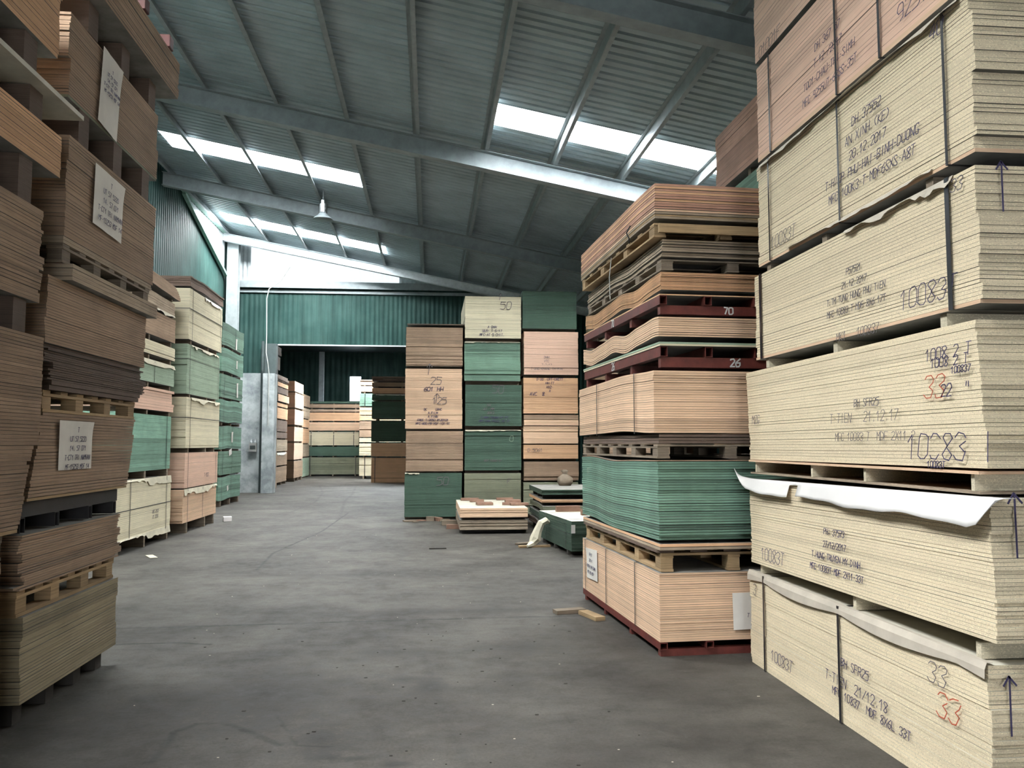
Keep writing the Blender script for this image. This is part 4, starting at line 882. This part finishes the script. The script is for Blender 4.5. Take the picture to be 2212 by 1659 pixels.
# ------------------------------------------------------------------ low piles by the middle block
def low_pile(x, y, W, L, rot, items, desc):
    for k, (z0, z1, mat, n, wording, op) in enumerate(items):
        bundle(x+op.pop('dx', 0), y+op.pop('dy', 0), z0, z1, W+op.pop('dw', 0), L, '%s in %s' % (wording, desc), mat, n, rot=rot, seed=80+k+int(x*10), **op)
def zz(v, x, y): return zv(x, y, v)
px_, py_ = .53, 14.95
low_pile(px_, py_, 1.22, 2.3, 0, [
    (.075, .245, 'oldwood', 7, 'weathered plywood boards, lower group', dict(jit=.012)),
    (.295, .46, 'tan_pale', 9, 'white-topped plywood boards, upper group', dict(jit=.006, face='facepale', dx=-.0))], 'the low pile left')
bearers(px_, py_, 0, .073, 1.22, 2.3, 'beneath the low white-topped pile', mat='blackrubber', ax='x')
bearers(px_+.06, py_+.05, .247, .293, 1.15, 2.2, 'inside the low white-topped pile', mat='dark', ax='x')
px2, py2 = 1.98, 14.75
low_pile(px2, py2, 1.5, 1.9, 0, [
    (.08, .20, 'dark', 4, 'dark boards, lowest', dict(jit=.02, wave=waver(.01, 1, 1.8))), (.25, .36, 'blackgreen', 4, 'blackish boards, second', dict(jit=.02)), (.41, .50, 'olive', 4, 'olive boards, third', dict(jit=.02, wave=waver(.01, 2, 2))),
    (.56, .62, 'tan', 3, 'pale-edged boards, fourth', dict(jit=.02)), (.70, .79, 'blackgreen', 4, 'grey-topped dark boards, uppermost', dict(jit=.01))], 'the dark pile by the right middle stack')
for z0, z1, wd_ in ((0, .08, 'floor-level'), (.2, .25, 'second'), (.36, .41, 'middle'), (.5, .56, 'fourth'), (.62, .70, 'uppermost')):
    bearers(px2+.05, py2+.05, z0, z1, 1.4, 1.8, 'in the %s gap of the low dark pile' % wd_, mat='blackrubber', ax='x')
px3, py3 = 2.02, 11.85
low_pile(px3, py3, 1.22, 2.0, math.radians(6), [(.07, .30, 'blackgreen', 12, 'dark green strapped boards, lower half', dict(straps=(-.7, .5), strap_w=.014, jit=.004)), (.306, .50, 'deepgreen', 11, 'dark green boards under offcuts, upper half', dict(jit=.004, face='facepale', straps=(-.7, .5), strap_w=.014))], 'the small green pile')
bearers(px3, py3, 0, .07, 1.2, 1.95, 'beneath the small green pile', rot=math.radians(6), mat='blackrubber', ax='x')
def offcut(x, y, z, w, l, h, rot, label, group=None, mat='offcut', name='wood_offcut', tilt=0):
    mb = MB(); mb.box(-w/2, w/2, -l/2, l/2, 0, h, rnd.random()); o = mb.build(name, M[mat], None, (x, y, z), rot); o.rotation_euler.x = tilt
    return tag(o, label, 'wood block', group)
for (x, y, w, l, r_) in ((.80, 17.0, .36, .16, .05), (.92, 16.55, .28, .14, .0), (1.02, 15.75, .30, .30, .05), (1.52, 17.05, .34, .16, .0), (1.62, 16.4, .30, .3, -.02), (1.50, 15.65, .30, .12, -.1), (1.66, 15.55, .34, .14, .1)):
    offcut(x, y, .462, w, l, .045, r_, 'brown wood block lying on the low white-topped pile', 'blocks on the white-topped pile')
for (x, y, w, l, r_) in ((2.25, 13.55, .40, .10, .1), (2.55, 12.85, .42, .10, .1), (2.62, 12.25, .50, .10, .1)):
    offcut(x, y, .503, w, l, .09, r_, 'brown wood block on the small green pile', 'blocks on the small green pile')
mb = MB(); mb.box(-.03, .03, -.003, 0, 0, .12); tag(mb.build('white_sticker', M['whitepaper'], None, (2.04, 11.83, .33), math.radians(6)), 'small white sticker on the corner of the small green pile', 'sticker')
def lump(name, label, cat, x, y, z, prof, mat, seed, sx=1, sy=1):
    """soft crumpled shape from stacked irregular rings"""
    r = random.Random(seed); mb = MB(); n = 14; vs = []
    for (h, rad) in prof:
        for k in range(n):
            a = 2*math.pi*k/n; q = rad*(1+.16*math.sin(3*a+seed+h*9)+r.uniform(-.07, .07)); vs.append((math.cos(a)*q*sx+.05*h*math.sin(seed), math.sin(a)*q*sy, h))
    m_ = len(prof); fs = [(i*n+k, i*n+(k+1) % n, (i+1)*n+(k+1) % n, (i+1)*n+k) for i in range(m_-1) for k in range(n)]+[tuple(range(n-1, -1, -1)), tuple(range((m_-1)*n, m_*n))]
    mb.add(vs, fs); o = mb.build(name, M[mat], None, (x, y, z), 0, True); return tag(o, label, cat)
lump('knotted_bag', 'small beige knotted bag on the grey-topped dark boards', 'bag', 2.62, 16.2, .792, [(0, .11), (.06, .15), (.15, .14), (.21, .06), (.24, .04), (.29, .075), (.31, .02)], 'timber_grey', 2)
mb = MB(); mb.tube([(1.60, 12.85, .03), (1.68, 12.95, .05), (1.74, 13.0, .12), (1.78, 13.02, .24), (1.84, 13.05, .36), (1.92, 13.08, .40), (1.97, 13.1, .37)], [.02, .06, .09, .07, .06, .055, .03], 7); tag(mb.build('crumpled_wrapping', M['tornpaper'], None, (-.10, 0, 0)), 'twisted cream wrapping slumped against the left end of the small green pile', 'wrapping')
for (x, y, w, l, r_, m_, lb_) in ((1.55, 13.35, .40, .09, .5, 'timber_grey', 'grey'), (1.62, 12.95, .50, .09, .15, 'timber', 'pale')):
    offcut(x, y, .002, w, l, .03, r_, lb_+' strip of wood on the floor left of the small green pile', None, m_)
for i, (x, y, w, l, r_, h) in enumerate(((-.42, 17.45, .26, .14, .3, .03), (-.18, 17.6, .22, .1, -.2, .02), (.0, 17.55, .16, .12, .1, .09), (.14, 17.6, .10, .3, .5, .07), (.30, 17.5, .2, .1, .2, .04), (.42, 17.35, .2, .12, .1, .03), (.40, 16.6, .34, .12, .1, .09), (.44, 15.9, .26, .12, .0, .08), (-.3, 17.3, .16, .06, .8, .02))):
    offcut(x, y, .002, w, l, h, r_, 'wood offcut on the floor before the left middle stack', 'floor offcuts by the left middle stack', ['timber_grey', 'offcut'][i % 2])
offcut(1.33, 7.95, .002, .30, .11, .035, .25, 'left of two short planks beside the red skid', None, 'timber_grey', 'short_plank')
offcut(1.50, 7.72, .002, .10, .34, .035, .3, 'right of two short planks beside the red skid', None, 'timber', 'short_plank')
offcut(.12, 12.9, .002, .26, .05, .015, .1, 'thin dark stick lying on the open floor', None, 'blackrubber', 'stick')
offcut(-3.95, 12.4, .004, .10, .34, .006, .5, 'torn paper scrap by the cream pack near the floor', None, 'tornpaper', 'paper_scrap')
offcut(-4.2, 17.9, .004, .16, .2, .09, .3, 'white paper scrap by the corner of the strapped stack', None, 'whitepaper', 'paper_scrap')
r = random.Random(9); mb = MB()
for i in range(55):
    x, y = r.uniform(-2.1, 2.2), r.uniform(3.2, 15); s_ = r.uniform(.002, .007)
    if x > 1.5 and y > 5.5: continue
    mb.box(x-s_, x+s_*r.uniform(.4, 1.4), y-s_*.6, y+s_*.6, .0005, .003)
o = mb.build('floor_litter', M['paperdull']); tag(o, 'tiny pale chips scattered over the concrete floor', 'litter', kind='stuff')
mb = MB()
for i in range(60):
    x, y = r.gauss(-.1, .7), r.uniform(3.4, 7.5); s_ = r.uniform(.004, .012); mb.box(x-s_, x+s_, y-s_*.6, y+s_*.6, .0005, .004)
o = mb.build('floor_grit', M['blackrubber']); tag(o, 'dark grit scattered over the concrete floor', 'litter', kind='stuff')
